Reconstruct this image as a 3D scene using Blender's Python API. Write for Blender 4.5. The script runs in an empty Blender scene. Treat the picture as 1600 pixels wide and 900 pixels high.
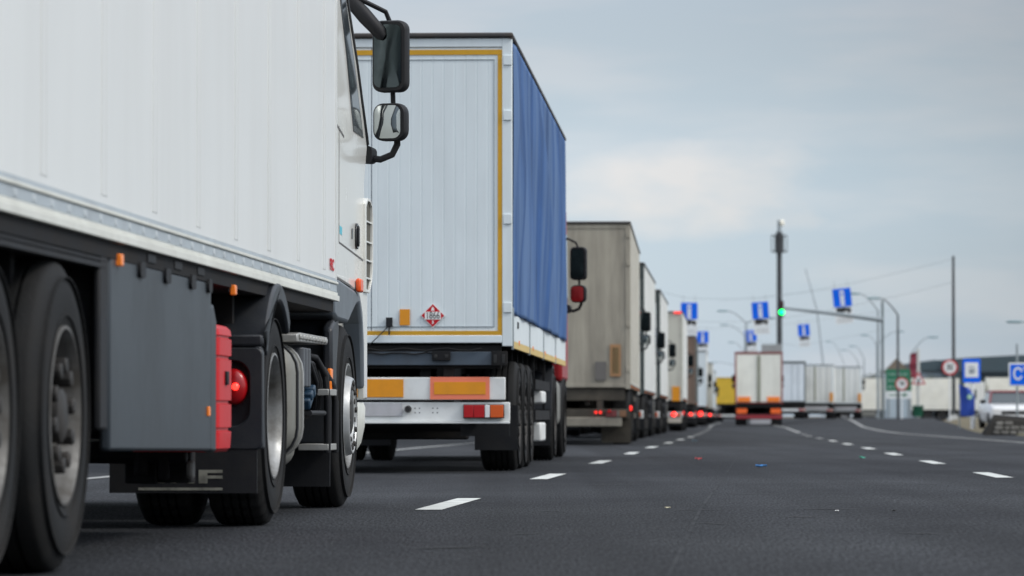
import bpy, bmesh, math, random
from mathutils import Vector, Matrix
random.seed(7)
R = math.radians
S = bpy.context.scene
COL = S.collection

# ------------------------------------------------------------------ camera
CAM_H = 0.52
F = 6280.0            # focal length in pixels of the 1600 px wide frame
cam = bpy.data.cameras.new('camera')
cam.sensor_width = 36.0
cam.lens = F / 1600.0 * 36.0
cam.clip_start = 0.5
cam.clip_end = 9000
cam.dof.use_dof = True
cam.dof.focus_distance = 25.0
cam.dof.aperture_fstop = 4.6
cam.dof.aperture_blades = 8
co = bpy.data.objects.new('camera', cam)
COL.objects.link(co)
co.location = (0, 0, CAM_H)
co.rotation_euler = (R(90) + math.atan(200 / F), 0, 0)
S.camera = co

# ------------------------------------------------------------------ sky, sun, exposure
SUN_EL, SUN_AZ = 42.0, 110.0      # azimuth clockwise from +Y (ahead of the camera)
W = bpy.data.worlds.new("World")
S.world = W
W.use_nodes = True
nt = W.node_tree
nt.nodes.clear()
N = nt.nodes.new
Lk = nt.links.new
out = N('ShaderNodeOutputWorld')
sky = N('ShaderNodeTexSky')
sky.sky_type = 'NISHITA'
sky.sun_disc = False
sky.sun_elevation = R(SUN_EL)
sky.sun_rotation = R(SUN_AZ)
bg1 = N('ShaderNodeBackground'); bg1.inputs[1].default_value = 0.05
Lk(sky.outputs[0], bg1.inputs[0])
tc = N('ShaderNodeTexCoord')
sep = N('ShaderNodeSeparateXYZ'); Lk(tc.outputs['Generated'], sep.inputs[0])
def wm(op, a, b=None, clamp=False):
    n = N('ShaderNodeMath'); n.operation = op; n.use_clamp = clamp
    for i, q in enumerate((a, b)):
        if q is None: continue
        if isinstance(q, (int, float)): n.inputs[i].default_value = q
        else: Lk(q, n.inputs[i])
    return n.outputs[0]
rz = N('ShaderNodeValToRGB')
rz.color_ramp.interpolation = 'EASE'
els = rz.color_ramp.elements
els[0].position = 0.0; els[0].color = (.43, .545, .69, 1)
els[1].position = 1.0; els[1].color = (1.36, 1.45, 1.54, 1)
for p, c in ((.045, (.41, .505, .63, 1)), (.10, (.36, .395, .455, 1)), (.22, (.58, .64, .71, 1)), (.5, (1.05, 1.13, 1.22, 1))):
    e = els.new(p); e.color = c
Lk(sep.outputs[2], rz.inputs[0])
# long soft cloud bands
mp = N('ShaderNodeMapping'); mp.inputs['Scale'].default_value = (13, 3, 62)
Lk(tc.outputs['Generated'], mp.inputs[0])
nz = N('ShaderNodeTexNoise'); nz.inputs['Scale'].default_value = 1.0; nz.inputs['Detail'].default_value = 5; nz.inputs['Roughness'].default_value = .5
Lk(mp.outputs[0], nz.inputs['Vector'])
rc = N('ShaderNodeValToRGB'); rc.color_ramp.elements[0].position = .42; rc.color_ramp.elements[1].position = .66
rc.color_ramp.interpolation = 'EASE'
Lk(nz.outputs[0], rc.inputs[0])
mix1 = N('ShaderNodeMix'); mix1.data_type = 'RGBA'; mix1.blend_type = 'MIX'
mul = N('ShaderNodeMix'); mul.data_type = 'RGBA'; mul.blend_type = 'MULTIPLY'; mul.inputs[0].default_value = 1
Lk(rz.outputs[0], mul.inputs[6]); mul.inputs[7].default_value = (1.26, 1.13, 1.06, 1)
Lk(wm('MULTIPLY', rc.outputs[0], .85), mix1.inputs[0]); Lk(rz.outputs[0], mix1.inputs[6]); Lk(mul.outputs[2], mix1.inputs[7])
# one brighter cloud low over the road
dx = wm('DIVIDE', wm('SUBTRACT', sep.outputs[0], .045), .040)
nz2 = N('ShaderNodeTexNoise'); nz2.inputs['Scale'].default_value = 1.0; nz2.inputs['Detail'].default_value = 6
mp2 = N('ShaderNodeMapping'); mp2.inputs['Scale'].default_value = (26, 3, 60); Lk(tc.outputs['Generated'], mp2.inputs[0]); Lk(mp2.outputs[0], nz2.inputs['Vector'])
wob = wm('MULTIPLY', wm('SUBTRACT', nz2.outputs[0], .5), 3.2)
dz = wm('DIVIDE', wm('SUBTRACT', sep.outputs[2], .0570), .0125)
dd = wm('ADD', wm('ADD', wm('MULTIPLY', dx, dx), wm('MULTIPLY', dz, dz)), wob)
g = wm('SUBTRACT', 1.0, dd, True)
front = wm('GREATER_THAN', sep.outputs[1], 0)
gf = wm('MULTIPLY', wm('MULTIPLY', wm('POWER', g, 1.05), .80), front)
mix2 = N('ShaderNodeMix'); mix2.data_type = 'RGBA'
Lk(gf, mix2.inputs[0]); Lk(mix1.outputs[2], mix2.inputs[6]); mix2.inputs[7].default_value = (.72, .655, .655, 1)
bg2 = N('ShaderNodeBackground'); bg2.inputs[1].default_value = .93
Lk(mix2.outputs[2], bg2.inputs[0])
# sky made darker towards the right of the road
bx_ = wm('DIVIDE', wm('SUBTRACT', sep.outputs[0], .19), .105)
right_f = wm('MULTIPLY', wm('EXPONENT', wm('MULTIPLY', wm('MULTIPLY', bx_, bx_), -1.0)), .36)
right_f = wm('SUBTRACT', 1.0, wm('MULTIPLY', right_f, front))
Lk(wm('MULTIPLY', right_f, .90), bg2.inputs[1]); Lk(wm('MULTIPLY', right_f, .05), bg1.inputs[1])
addn = N('ShaderNodeAddShader')
Lk(bg1.outputs[0], addn.inputs[0]); Lk(bg2.outputs[0], addn.inputs[1])
Lk(addn.outputs[0], out.inputs[0])

sun = bpy.data.lights.new('sun', 'SUN')
sun.energy = 1.6
sun.angle = R(14)
sun.color = (1.0, .95, .87)
so = bpy.data.objects.new('sun', sun); COL.objects.link(so)
sd = Vector((math.sin(R(SUN_AZ)) * math.cos(R(SUN_EL)), math.cos(R(SUN_AZ)) * math.cos(R(SUN_EL)), math.sin(R(SUN_EL))))
so.rotation_euler = sd.to_track_quat('Z', 'Y').to_euler()
so.location = (30, 20, 40)

vs = S.view_settings
vs.view_transform = 'Standard'; vs.look = 'None'; vs.gamma = 1; vs.exposure = 0.0
vs.use_curve_mapping = False
try:
    S.cycles.use_denoising = True
    S.cycles.max_bounces = 6
    S.cycles.sample_clamp_indirect = 4
except Exception:
    pass

# ------------------------------------------------------------------ materials
MC = {}
def mat(name, col, rough=.6, metal=0.0, dirt=None, amt=0.0, streak=False, scale=6.0, bump=0.0, bscale=60.0, emit=None, es=0.0, spec=None, coat=0.0, var=.06, lo=.42, hi=.72):
    if name in MC: return MC[name]
    m = bpy.data.materials.new(name); m.use_nodes = True
    t = m.node_tree; n = t.nodes; b = n['Principled BSDF']
    b.inputs['Roughness'].default_value = rough
    b.inputs['Metallic'].default_value = metal
    if spec is not None: b.inputs['Specular IOR Level'].default_value = spec
    if coat: b.inputs['Coat Weight'].default_value = coat; b.inputs['Coat Roughness'].default_value = .08
    tcn = n.new('ShaderNodeTexCoord')
    mpn = n.new('ShaderNodeMapping'); t.links.new(tcn.outputs['Object'], mpn.inputs[0])
    mpn.inputs['Scale'].default_value = (1, 1, .12) if streak else (1, 1, 1)
    no = n.new('ShaderNodeTexNoise'); no.inputs['Scale'].default_value = scale; no.inputs['Detail'].default_value = 7; no.inputs['Roughness'].default_value = .6
    t.links.new(mpn.outputs[0], no.inputs['Vector'])
    no2 = n.new('ShaderNodeTexNoise'); no2.inputs['Scale'].default_value = 1.3; no2.inputs['Detail'].default_value = 4
    t.links.new(tcn.outputs['Object'], no2.inputs['Vector'])
    hv = n.new('ShaderNodeHueSaturation'); hv.inputs['Color'].default_value = (*col, 1)
    mr = n.new('ShaderNodeMapRange'); mr.inputs['From Min'].default_value = .3; mr.inputs['From Max'].default_value = .7
    mr.inputs['To Min'].default_value = 1 - var; mr.inputs['To Max'].default_value = 1 + var
    t.links.new(no2.outputs[0], mr.inputs[0]); t.links.new(mr.outputs[0], hv.inputs['Value'])
    colout = hv.outputs[0]
    if dirt is not None and amt > 0:
        mx = n.new('ShaderNodeMix'); mx.data_type = 'RGBA'
        r2 = n.new('ShaderNodeMapRange'); r2.inputs['From Min'].default_value = lo; r2.inputs['From Max'].default_value = hi
        r2.inputs['To Min'].default_value = amt * .15; r2.inputs['To Max'].default_value = amt
        t.links.new(no.outputs[0], r2.inputs[0]); t.links.new(r2.outputs[0], mx.inputs[0])
        t.links.new(colout, mx.inputs[6]); mx.inputs[7].default_value = (*dirt, 1)
        colout = mx.outputs[2]
        rr_ = n.new('ShaderNodeMapRange'); rr_.inputs['To Min'].default_value = rough; rr_.inputs['To Max'].default_value = min(1, rough + .3)
        t.links.new(r2.outputs[0], rr_.inputs[0]); t.links.new(rr_.outputs[0], b.inputs['Roughness'])
    t.links.new(colout, b.inputs['Base Color'])
    if bump > 0:
        nb = n.new('ShaderNodeTexNoise'); nb.inputs['Scale'].default_value = bscale; nb.inputs['Detail'].default_value = 4
        t.links.new(tcn.outputs['Object'], nb.inputs['Vector'])
        bp = n.new('ShaderNodeBump'); bp.inputs['Strength'].default_value = bump; bp.inputs['Distance'].default_value = .01
        t.links.new(nb.outputs[0], bp.inputs['Height']); t.links.new(bp.outputs[0], b.inputs['Normal'])
    if emit:
        b.inputs['Emission Color'].default_value = (*emit, 1); b.inputs['Emission Strength'].default_value = es
    MC[name] = m
    return m

DIRT = (.13, .115, .09)
WHITE = mat('white_paint', (.77, .785, .77), .32, dirt=(.5, .49, .46), amt=.16, streak=True, scale=3.0, coat=.2, var=.02)
WHITE2 = mat('aluminium_door_white', (.73, .80, .82), .4, dirt=(.42, .44, .45), amt=.25, streak=True, scale=5, var=.03)
LIP = mat('cream_rail', (.74, .75, .69), .35, dirt=(.3, .29, .25), amt=.3, scale=4)
BAND = mat('grey_rail', (.42, .48, .52), .45, dirt=(.25, .26, .27), amt=.3, scale=5)
CABW = mat('cab_white', (.80, .80, .75), .25, dirt=(.55, .53, .47), amt=.10, scale=4, coat=.4, var=.02)
BLACK = mat('black_plastic', (.010, .011, .014), .55, spec=.3, dirt=(.04, .038, .034), amt=.35, scale=5, bump=.08, bscale=120)
FENDER = mat('fender_plastic', (.017, .021, .028), .4, spec=.4, dirt=(.07, .068, .062), amt=.35, scale=3.5, bump=.08, bscale=90)
BLACKG = mat('gloss_black', (.015, .016, .018), .22)
CHAS = mat('chassis_steel', (.009, .010, .012), .7, spec=.2, dirt=(.04, .034, .028), amt=.5, scale=3)
GREYF = mat('grey_fender', (.13, .155, .18), .45, dirt=(.09, .085, .075), amt=.3, scale=4)
SKIRT = mat('skirt_grey', (.036, .046, .056), .40, spec=.3, dirt=(.06, .064, .066), amt=.35, scale=1.8, bump=.04, bscale=6)
RUB = mat('tyre_rubber', (.008, .009, .010), .7, spec=.25, dirt=(.030, .028, .026), amt=.75, scale=3.5, bump=.25, bscale=70)
RIM = mat('rim_silver', (.40, .41, .41), .42, .6, dirt=(.10, .09, .075), amt=.9, scale=7, lo=.36, hi=.7)
RIMB = mat('rim_bright', (.50, .52, .53), .42, .5, dirt=(.2, .18, .15), amt=.5, scale=9)
HUB = mat('hub_dark', (.022, .021, .020), .55, .2, dirt=(.07, .06, .05), amt=.5, scale=9)
REDP = mat('red_plastic', (.56, .008, .014), .38, spec=.3, dirt=(.5, .10, .09), amt=.3, scale=14, lo=.5, hi=.72)
ORL = mat('orange_lens', (.85, .22, .03), .25, emit=(1, .25, .02), es=.12)
ORR = mat('orange_reflector', (.78, .30, .01), .35, dirt=(.45, .2, .02), amt=.3, scale=8)
ORB = mat('fluorescent_border', (.85, .22, .12), .5)
REDL = mat('red_lens', (.42, .006, .01), .28, coat=.2)
REDLIT = mat('red_lamp_lit', (.9, .02, .02), .3, emit=(1, .03, .02), es=4)
REDDIM = mat('red_lamp_glow', (.7, .02, .02), .3, emit=(1, .03, .02), es=1.4)
CLEAR = mat('clear_lens', (.75, .75, .75), .2)
GLASS = mat('dark_glass', (.05, .065, .075), .06, spec=.8)
MIRR = mat('mirror_glass', (.085, .105, .115), .04, 1.0, dirt=(.02, .03, .03), amt=.8, scale=3, var=.2)  # dark tint stands in for the reflection of dark trees
MIRR2 = mat('mirror_glass_wide', (.42, .46, .47), .03, 1.0)
YTAPE = mat('yellow_tape', (.62, .33, .01), .5, dirt=(.4, .2, .02), amt=.3, scale=20)
YTAPE2 = mat('pale_yellow_tape', (.66, .48, .16), .5, dirt=(.4, .3, .15), amt=.3, scale=10)
ALU = mat('dull_aluminium', (.24, .24, .215), .5, .3, dirt=(.15, .14, .12), amt=.5, scale=4)
ALUB = mat('step_aluminium', (.45, .45, .43), .4, .5, dirt=(.2, .18, .15), amt=.5, scale=12)
SEAM = mat('seam_dark_grey', (.12, .12, .12), .8)  # dark grey of the door joint lines
TARP = mat('blue_tarp', (.022, .078, .235), .65, spec=.12, dirt=(.13, .21, .37), amt=.85, streak=True, scale=1.5, var=.38, lo=.40, hi=.60)  # patches mix fading and dirt with painted light and dark of the folds
TARPTOP = mat('roof_tarp_dark', (.035, .035, .037), .6, dirt=(.10, .07, .05), amt=.4, scale=8)
BUMPW = mat('bumper_white', (.76, .78, .77), .5, dirt=(.38, .36, .32), amt=.4, scale=4)
BLUEGREY = mat('blue_grey_steel', (.06, .085, .115), .55, dirt=(.06, .055, .05), amt=.5, scale=4)
REDC = mat('red_cab', (.30, .015, .018), .4)
DARKIN = mat('intake_dark', (.10, .095, .075), .8)
CYAN = mat('cyan_label', (.10, .50, .62), .5)
BLUEC = mat('blue_coupling', (.012, .04, .075), .5)
PLATE = mat('number_plate_holder', (.48, .48, .50), .5, dirt=(.25, .25, .25), amt=.4, scale=8)
REDS = mat('sticker_red', (.52, .008, .018), .5, spec=.2)
WSTK = mat('sticker_white', (.82, .82, .80), .5)
BLK = mat('print_black', (.012, .012, .012), .6)
FLAPT = mat('flap_print', (.30, .30, .25), .8, dirt=(.06, .06, .055), amt=.85, scale=14)
GALV = mat('galvanised_steel', (.30, .34, .36), .5, .4)
DARKPOLE = mat('dark_pole', (.05, .055, .06), .6)
TEAL = mat('lamp_head', (.16, .27, .30), .4)
CONC = mat('concrete', (.50, .51, .50), .85, dirt=(.3, .28, .25), amt=.4)
BLUES = mat('sign_blue', (.0, .13, .80), .5, spec=.2)
WSIGN = mat('sign_white', (.78, .80, .80), .5)
GREENS = mat('sign_green', (.015, .16, .085), .45)
REDSG = mat('sign_red', (.50, .03, .035), .45)

# ------------------------------------------------------------------ mesh builder
def rr(cx, cy, w, h, r, n=5):
    pts = []
    for (sx, sy, a0) in ((1, 1, 0), (-1, 1, 90), (-1, -1, 180), (1, -1, 270)):
        for k in range(n + 1):
            a = R(a0 + 90 * k / n)
            pts.append((cx + sx * (w / 2 - r) + r * math.cos(a), cy + sy * (h / 2 - r) + r * math.sin(a)))
    return pts
class MB:
    def __init__(s): s.v = []; s.f = []; s.m = []; s.st = []
    def add(s, vs_, fs, m=0):
        s.st.append((len(s.v), len(s.f)))
        o = len(s.v); s.v += [tuple(p) for p in vs_]
        for q in fs: s.f.append([i + o for i in q]); s.m.append(m)
        return s
    def box(s, x0, x1, y0, y1, z0, z1, m=0):
        return s.add([(x0, y0, z0), (x1, y0, z0), (x1, y1, z0), (x0, y1, z0), (x0, y0, z1), (x1, y0, z1), (x1, y1, z1), (x0, y1, z1)],
                     [(0, 3, 2, 1), (4, 5, 6, 7), (0, 1, 5, 4), (1, 2, 6, 5), (2, 3, 7, 6), (3, 0, 4, 7)], m)
    def loft(s, rings, m=0, cap=True):
        n = len(rings[0]); vs_ = [p for r_ in rings for p in r_]; fs = []
        for i in range(len(rings) - 1):
            for k in range(n):
                a = i * n + k; b = i * n + (k + 1) % n
                fs.append((a, b, b + n, a + n))
        if cap: fs.append(tuple(range(n))[::-1]); fs.append(tuple(range((len(rings) - 1) * n, len(rings) * n)))
        return s.add(vs_, fs, m)
    def px(s, pts, x0, x1, m=0): return s.loft([[(x0, a, b) for a, b in pts], [(x1, a, b) for a, b in pts]], m)
    def py(s, pts, y0, y1, m=0): return s.loft([[(a, y0, b) for a, b in pts], [(a, y1, b) for a, b in pts]], m)
    def pz(s, pts, z0, z1, m=0): return s.loft([[(a, b, z0) for a, b in pts], [(a, b, z1) for a, b in pts]], m)
    def ringp(s, outer, inner, f0, f1, m=0):
        # tube with a hole: outer / inner polygons of the same count, f0,f1 map (a,b)->3d
        n = len(outer)
        V = [f0(*p) for p in outer] + [f0(*p) for p in inner] + [f1(*p) for p in outer] + [f1(*p) for p in inner]
        fs = []
        for k in range(n):
            j = (k + 1) % n
            fs += [(k, j, n + j, n + k), (2 * n + k, 3 * n + k, 3 * n + j, 2 * n + j), (k, 2 * n + k, 2 * n + j, j), (n + k, n + j, 3 * n + j, 3 * n + k)]
        return s.add(V, fs, m)
    def lathe(s, prof, seg=48, m=0, rf=None, c=(0, 0, 0), ax='x'):
        vs_ = []; n = len(prof)
        for k in range(seg):
            a = 2 * math.pi * k / seg
            for i, (x, r) in enumerate(prof):
                if rf: r = r + rf(i, k)
                if ax == 'x': p = (c[0] + x, c[1] + r * math.cos(a), c[2] + r * math.sin(a))
                elif ax == 'y': p = (c[0] + r * math.cos(a), c[1] + x, c[2] + r * math.sin(a))
                else: p = (c[0] + r * math.cos(a), c[1] + r * math.sin(a), c[2] + x)
                vs_.append(p)
        fs = []
        for k in range(seg):
            j = (k + 1) % seg
            for i in range(n - 1): fs.append((k * n + i, k * n + i + 1, j * n + i + 1, j * n + i))
        return s.add(vs_, fs, m)
    def tube(s, path, r, seg=10, m=0, r1=None):
        rings = []; P = [Vector(p) for p in path]
        for i, p in enumerate(P):
            d = (P[min(i + 1, len(P) - 1)] - P[max(i - 1, 0)]).normalized()
            u = d.cross(Vector((0, 0, 1)))
            if u.length < .05: u = d.cross(Vector((0, 1, 0)))
            u.normalize(); w = u.cross(d)
            q = r if r1 is None else r + (r1 - r) * i / (len(P) - 1)
            rings.append([tuple(p + q * (math.cos(2 * math.pi * k / seg) * u + math.sin(2 * math.pi * k / seg) * w)) for k in range(seg)])
        return s.loft(rings, m)
    def rot(s, ang, c, ax='Z', start=0):
        M = Matrix.Translation(c) @ Matrix.Rotation(ang, 4, ax) @ Matrix.Translation(-Vector(c))
        for i in range(start, len(s.v)): s.v[i] = tuple(M @ Vector(s.v[i]))
        return s
    def mesh(s, name, mats, smooth=30):
        me = bpy.data.meshes.new(name)
        me.from_pydata(s.v, [], s.f)
        for m_ in (mats if isinstance(mats, (list, tuple)) else [mats]): me.materials.append(m_)
        me.polygons.foreach_set('material_index', s.m)
        bm = bmesh.new(); bm.from_mesh(me); bmesh.ops.recalc_face_normals(bm, faces=bm.faces); bm.to_mesh(me); bm.free()
        if smooth:
            me.polygons.foreach_set('use_smooth', [True] * len(me.polygons))
            me.set_sharp_from_angle(angle=R(smooth))
        me.update()
        return me
    def build_each(s, name, mats, parent=None, bevel=0, smooth=30):
        out_ = []
        st = s.st + [(len(s.v), len(s.f))]
        for (v0, f0), (v1, f1) in zip(st, st[1:]):
            q = MB(); q.v = s.v[v0:v1]; q.f = [[i - v0 for i in f_] for f_ in s.f[f0:f1]]; q.m = s.m[f0:f1]
            out_.append(q.build(name, mats, parent, bevel=bevel, smooth=smooth))
        return out_
    def build(s, name, mats, parent=None, loc=(0, 0, 0), bevel=0, smooth=30):
        o = bpy.data.objects.new(name, s.mesh(name, mats, smooth)); COL.objects.link(o)
        o.location = loc
        if parent: o.parent = parent
        if bevel:
            b = o.modifiers.new('bevel', 'BEVEL'); b.width = bevel; b.segments = 2; b.limit_method = 'ANGLE'; b.angle_limit = R(35)
        return o
def tag(o, label, cat, group=None, kind=None):
    if label: o['label'] = label
    if cat: o['category'] = cat
    if group: o['group'] = group
    if kind: o['kind'] = kind
    return o
def empty(name, loc, rz=0):
    o = bpy.data.objects.new(name, None); COL.objects.link(o); o.location = loc; o.rotation_euler = (0, 0, rz); o.empty_display_size = .3
    return o
def inst(name, me, parent, loc, rz=0):
    o = bpy.data.objects.new(name, me); COL.objects.link(o); o.location = loc; o.rotation_euler = (0, 0, rz); o.parent = parent
    return o
def text(name, s, size, m, parent, loc, rot, sx=1.0, ext=.001, bold=0.0):
    cu = bpy.data.curves.new(name, 'FONT'); cu.body = s; cu.size = size; cu.extrude = ext; cu.offset = bold
    cu.align_x = 'CENTER'; cu.align_y = 'CENTER'
    t = bpy.data.objects.new(name, cu); COL.objects.link(t)
    dg = bpy.context.evaluated_depsgraph_get(); dg.update()
    me = bpy.data.meshes.new_from_object(t.evaluated_get(dg))
    bpy.data.objects.remove(t)
    me.materials.clear(); me.materials.append(m)
    o = bpy.data.objects.new(name, me); COL.objects.link(o)
    o.location = loc; o.rotation_euler = rot; o.scale = (sx, 1, 1)
    if parent: o.parent = parent
    return o
def X(px, d): return (px - 800) / F * d
def Z(py, d): return CAM_H + (650 - py) / F * d
def lerp(tab, t):
    if t <= tab[0][0]: a, b = tab[0], tab[1]
    elif t >= tab[-1][0]: a, b = tab[-2], tab[-1]
    else:
        for a, b in zip(tab, tab[1:]):
            if a[0] <= t <= b[0]: break
    return a[1] + (b[1] - a[1]) * (t - a[0]) / (b[0] - a[0])

# ------------------------------------------------------------------ ground, road, markings
def asphalt_mat():
    m = bpy.data.materials.new('asphalt'); m.use_nodes = True
    t = m.node_tree; n = t.nodes; L_ = t.links.new; b = n['Principled BSDF']
    tcn = n.new('ShaderNodeTexCoord')
    def noise(scale, det=3, sc=(1, 1, 1), rough=.6):
        mpn = n.new('ShaderNodeMapping'); mpn.inputs['Scale'].default_value = sc; L_(tcn.outputs['Object'], mpn.inputs[0])
        q = n.new('ShaderNodeTexNoise'); q.inputs['Scale'].default_value = scale; q.inputs['Detail'].default_value = det; q.inputs['Roughness'].default_value = rough
        L_(mpn.outputs[0], q.inputs['Vector']); return q.outputs[0]
    def ramp(src, p0, p1, c0, c1):
        r_ = n.new('ShaderNodeValToRGB'); r_.color_ramp.elements[0].position = p0; r_.color_ramp.elements[1].position = p1
        r_.color_ramp.elements[0].color = (*c0, 1); r_.color_ramp.elements[1].color = (*c1, 1); L_(src, r_.inputs[0]); return r_.outputs[0]
    def mixc(f, a, c, mode='MIX'):
        q = n.new('ShaderNodeMix'); q.data_type = 'RGBA'; q.blend_type = mode
        if isinstance(f, float): q.inputs[0].default_value = f
        else: L_(f, q.inputs[0])
        for i, k in ((6, a), (7, c)):
            if isinstance(k, tuple): q.inputs[i].default_value = (*k, 1)
            else: L_(k, q.inputs[i])
        return q.outputs[2]
    fine = ramp(noise(84, 3, (1, .09, 1), .75), .35, .65, (.002, .003, .004), (.062, .066, .074))
    vo = n.new('ShaderNodeTexVoronoi'); vo.inputs['Scale'].default_value = 42
    mv = n.new('ShaderNodeMapping'); mv.inputs['Scale'].default_value = (1, .35, 1); L_(tcn.outputs['Object'], mv.inputs[0]); L_(mv.outputs[0], vo.inputs['Vector'])
    spk = ramp(vo.outputs['Distance'], .05, .17, (1, 1, 1), (0, 0, 0))
    pick = n.new('ShaderNodeMath'); pick.operation = 'GREATER_THAN'; pick.inputs[1].default_value = .93
    sp = n.new('ShaderNodeSeparateColor'); L_(vo.outputs['Color'], sp.inputs[0]); L_(sp.outputs[0], pick.inputs[0])
    f = n.new('ShaderNodeMath'); f.operation = 'MULTIPLY'; L_(spk, f.inputs[0]); L_(pick.outputs[0], f.inputs[1])
    c = mixc(f.outputs[0], fine, (.26, .26, .25))
    patch = ramp(noise(.35, 6, (1, .5, 1), .65), .36, .66, (.70, .70, .72), (1.22, 1.22, 1.20))
    c = mixc(1.0, c, patch, 'MULTIPLY')
    # worn wheel tracks along the lanes and transverse tar cracks
    track = ramp(noise(1.0, 3, (1.1, .012, 1)), .38, .64, (.80, .80, .80), (1.16, 1.16, 1.16))
    c = mixc(1.0, c, track, 'MULTIPLY')
    crack = ramp(noise(1.0, 6, (.55, 7.0, 1), .7), .665, .70, (0, 0, 0), (1, 1, 1))
    cf = n.new('ShaderNodeMath'); cf.operation = 'MULTIPLY'; cf.inputs[1].default_value = .55; L_(crack, cf.inputs[0])
    c = mixc(cf.outputs[0], c, (.011, .012, .013))
    L_(c, b.inputs['Base Color'])
    b.inputs['Roughness'].default_value = .92; b.inputs['Specular IOR Level'].default_value = .12
    bp = n.new('ShaderNodeBump'); bp.inputs['Strength'].default_value = .35; bp.inputs['Distance'].default_value = .004
    L_(noise(80, 3), bp.inputs['Height']); L_(bp.outputs[0], b.inputs['Normal'])
    return m
ASPH = asphalt_mat()
EARTH = mat('earth_grass', (.085, .075, .045), .95, dirt=(.15, .10, .06), amt=.8, scale=.5, var=.25)
PAINT = mat('road_paint', (.62, .64, .61), .7, dirt=(.20, .20, .20), amt=.6, scale=6, lo=.44, hi=.7)

g_ = MB(); g_.box(-3000, 3000, -300, 6000, -1, -.004)
tag(g_.build('ground', EARTH, smooth=0), None, None, kind='structure')
# edges of the tarmac
LL = [(0, -1.75), (22.2, -.463), (33, .22), (44.5, .95), (54, 1.55), (64.4, 2.16), (73.6, 2.78), (84, 3.42), (102, 4.6), (148, 7.2), (218, 10.8), (400, 21.3), (900, 50)]
RL = [(0, 2.5), (34, 4.15), (45.4, 4.72), (53.5, 5.12), (64, 5.69), (72.6, 6.1), (86, 6.8), (103, 7.6), (181, 12.3), (218, 14.3), (400, 25), (900, 54)]
RE = [(0, 7.4), (60, 9.0), (78.7, 10.0), (95, 10.6), (119, 11.5), (166, 14.5), (260, 21.6), (375, 30), (900, 75)]
TE = [(0, 11.5), (60, 12.3), (107, 13.4), (121, 14.1), (181, 20), (260, 27), (310, 34), (400, 52), (900, 150)]
ds = [-120, -40, 0] + list(range(10, 220, 10)) + [222, 230, 240, 250, 256] + list(range(260, 400, 10)) + list(range(400, 901, 50))
rd = MB(); vs_ = []
def rise(d):
    t = min(1, max(0, (d - 130) / 126)); return .35 * t * t * (3 - 2 * t)
def road_z(x, d):
    a_, b_ = lerp(RL, d) + .2, lerp(RE, d) - .2
    return rise(d) * min(1, max(0, (x - a_) / max(.1, b_ - a_)))
for d in ds: vs_ += [(lerp(LL, d) - 9.5, d, 0), (lerp(RL, d) + .2, d, 0), (lerp(RE, d) - .2, d, rise(d)), (lerp(TE, d), d, rise(d))]
rd.add(vs_, [(4 * i + k, 4 * i + k + 1, 4 * i + k + 5, 4 * i + k + 4) for i in range(len(ds) - 1) for k in range(3)])
tag(rd.build('road', ASPH, smooth=0), None, None, kind='structure')

def stripe(tab, d0, d1, off=0, w=.15, step=4.0):
    n_ = max(1, int((d1 - d0) / step)); v = []
    for i in range(n_ + 1):
        d = d0 + (d1 - d0) * i / n_; x = lerp(tab, d) + off
        v += [(x - w / 2, d, road_z(x, d)), (x + w / 2, d, road_z(x, d))]
    return v, [(2 * i, 2 * i + 1, 2 * i + 3, 2 * i + 2) for i in range(n_)]
def marking(name, tab, spans, off=0, w=.15):
    for (d0, d1) in spans:
        pass
    m_ = MB()
    for (d0, d1) in spans:
        v, f_ = stripe(tab, d0, d1, off, w); m_.add(v, f_)
    o = m_.build(name, PAINT, loc=(0, 0, .004), smooth=0)
    tag(o, None, None, kind='structure'); return o
marking('lane_marking', LL, [(22.2 + 10.75 * k, 25.3 + 10.75 * k) for k in range(0, 8)] + [(9.6, 12.6), (-2, 1)])
marking('lane_marking', RL, [(33.8 + 9.7 * k, 36.9 + 9.7 * k) for k in range(-4, 6)])
marking('worn_marking', LL, [(22.2 + 10.75 * k, 25.3 + 10.75 * k) for k in range(8, 16)] + [(190, 260), (270, 300)])
marking('worn_marking', RL, [(33.8 + 9.7 * k, 36.9 + 9.7 * k) for k in range(6, 9)] + [(124, 180), (184, 240), (244, 300)])
marking('edge_line', RE, [(-20, 420)], w=.16)
marking('edge_line', LL, [(-20, 420)], off=-3.75)
PAINTD = mat('worn_paint', (.34, .35, .34), .8, dirt=(.13, .13, .13), amt=.8, scale=3, lo=.4, hi=.66)
for o_ in bpy.data.objects:
    if o_.name.startswith(('edge_line', 'worn_marking')): o_.data.materials[0] = PAINTD
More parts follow.
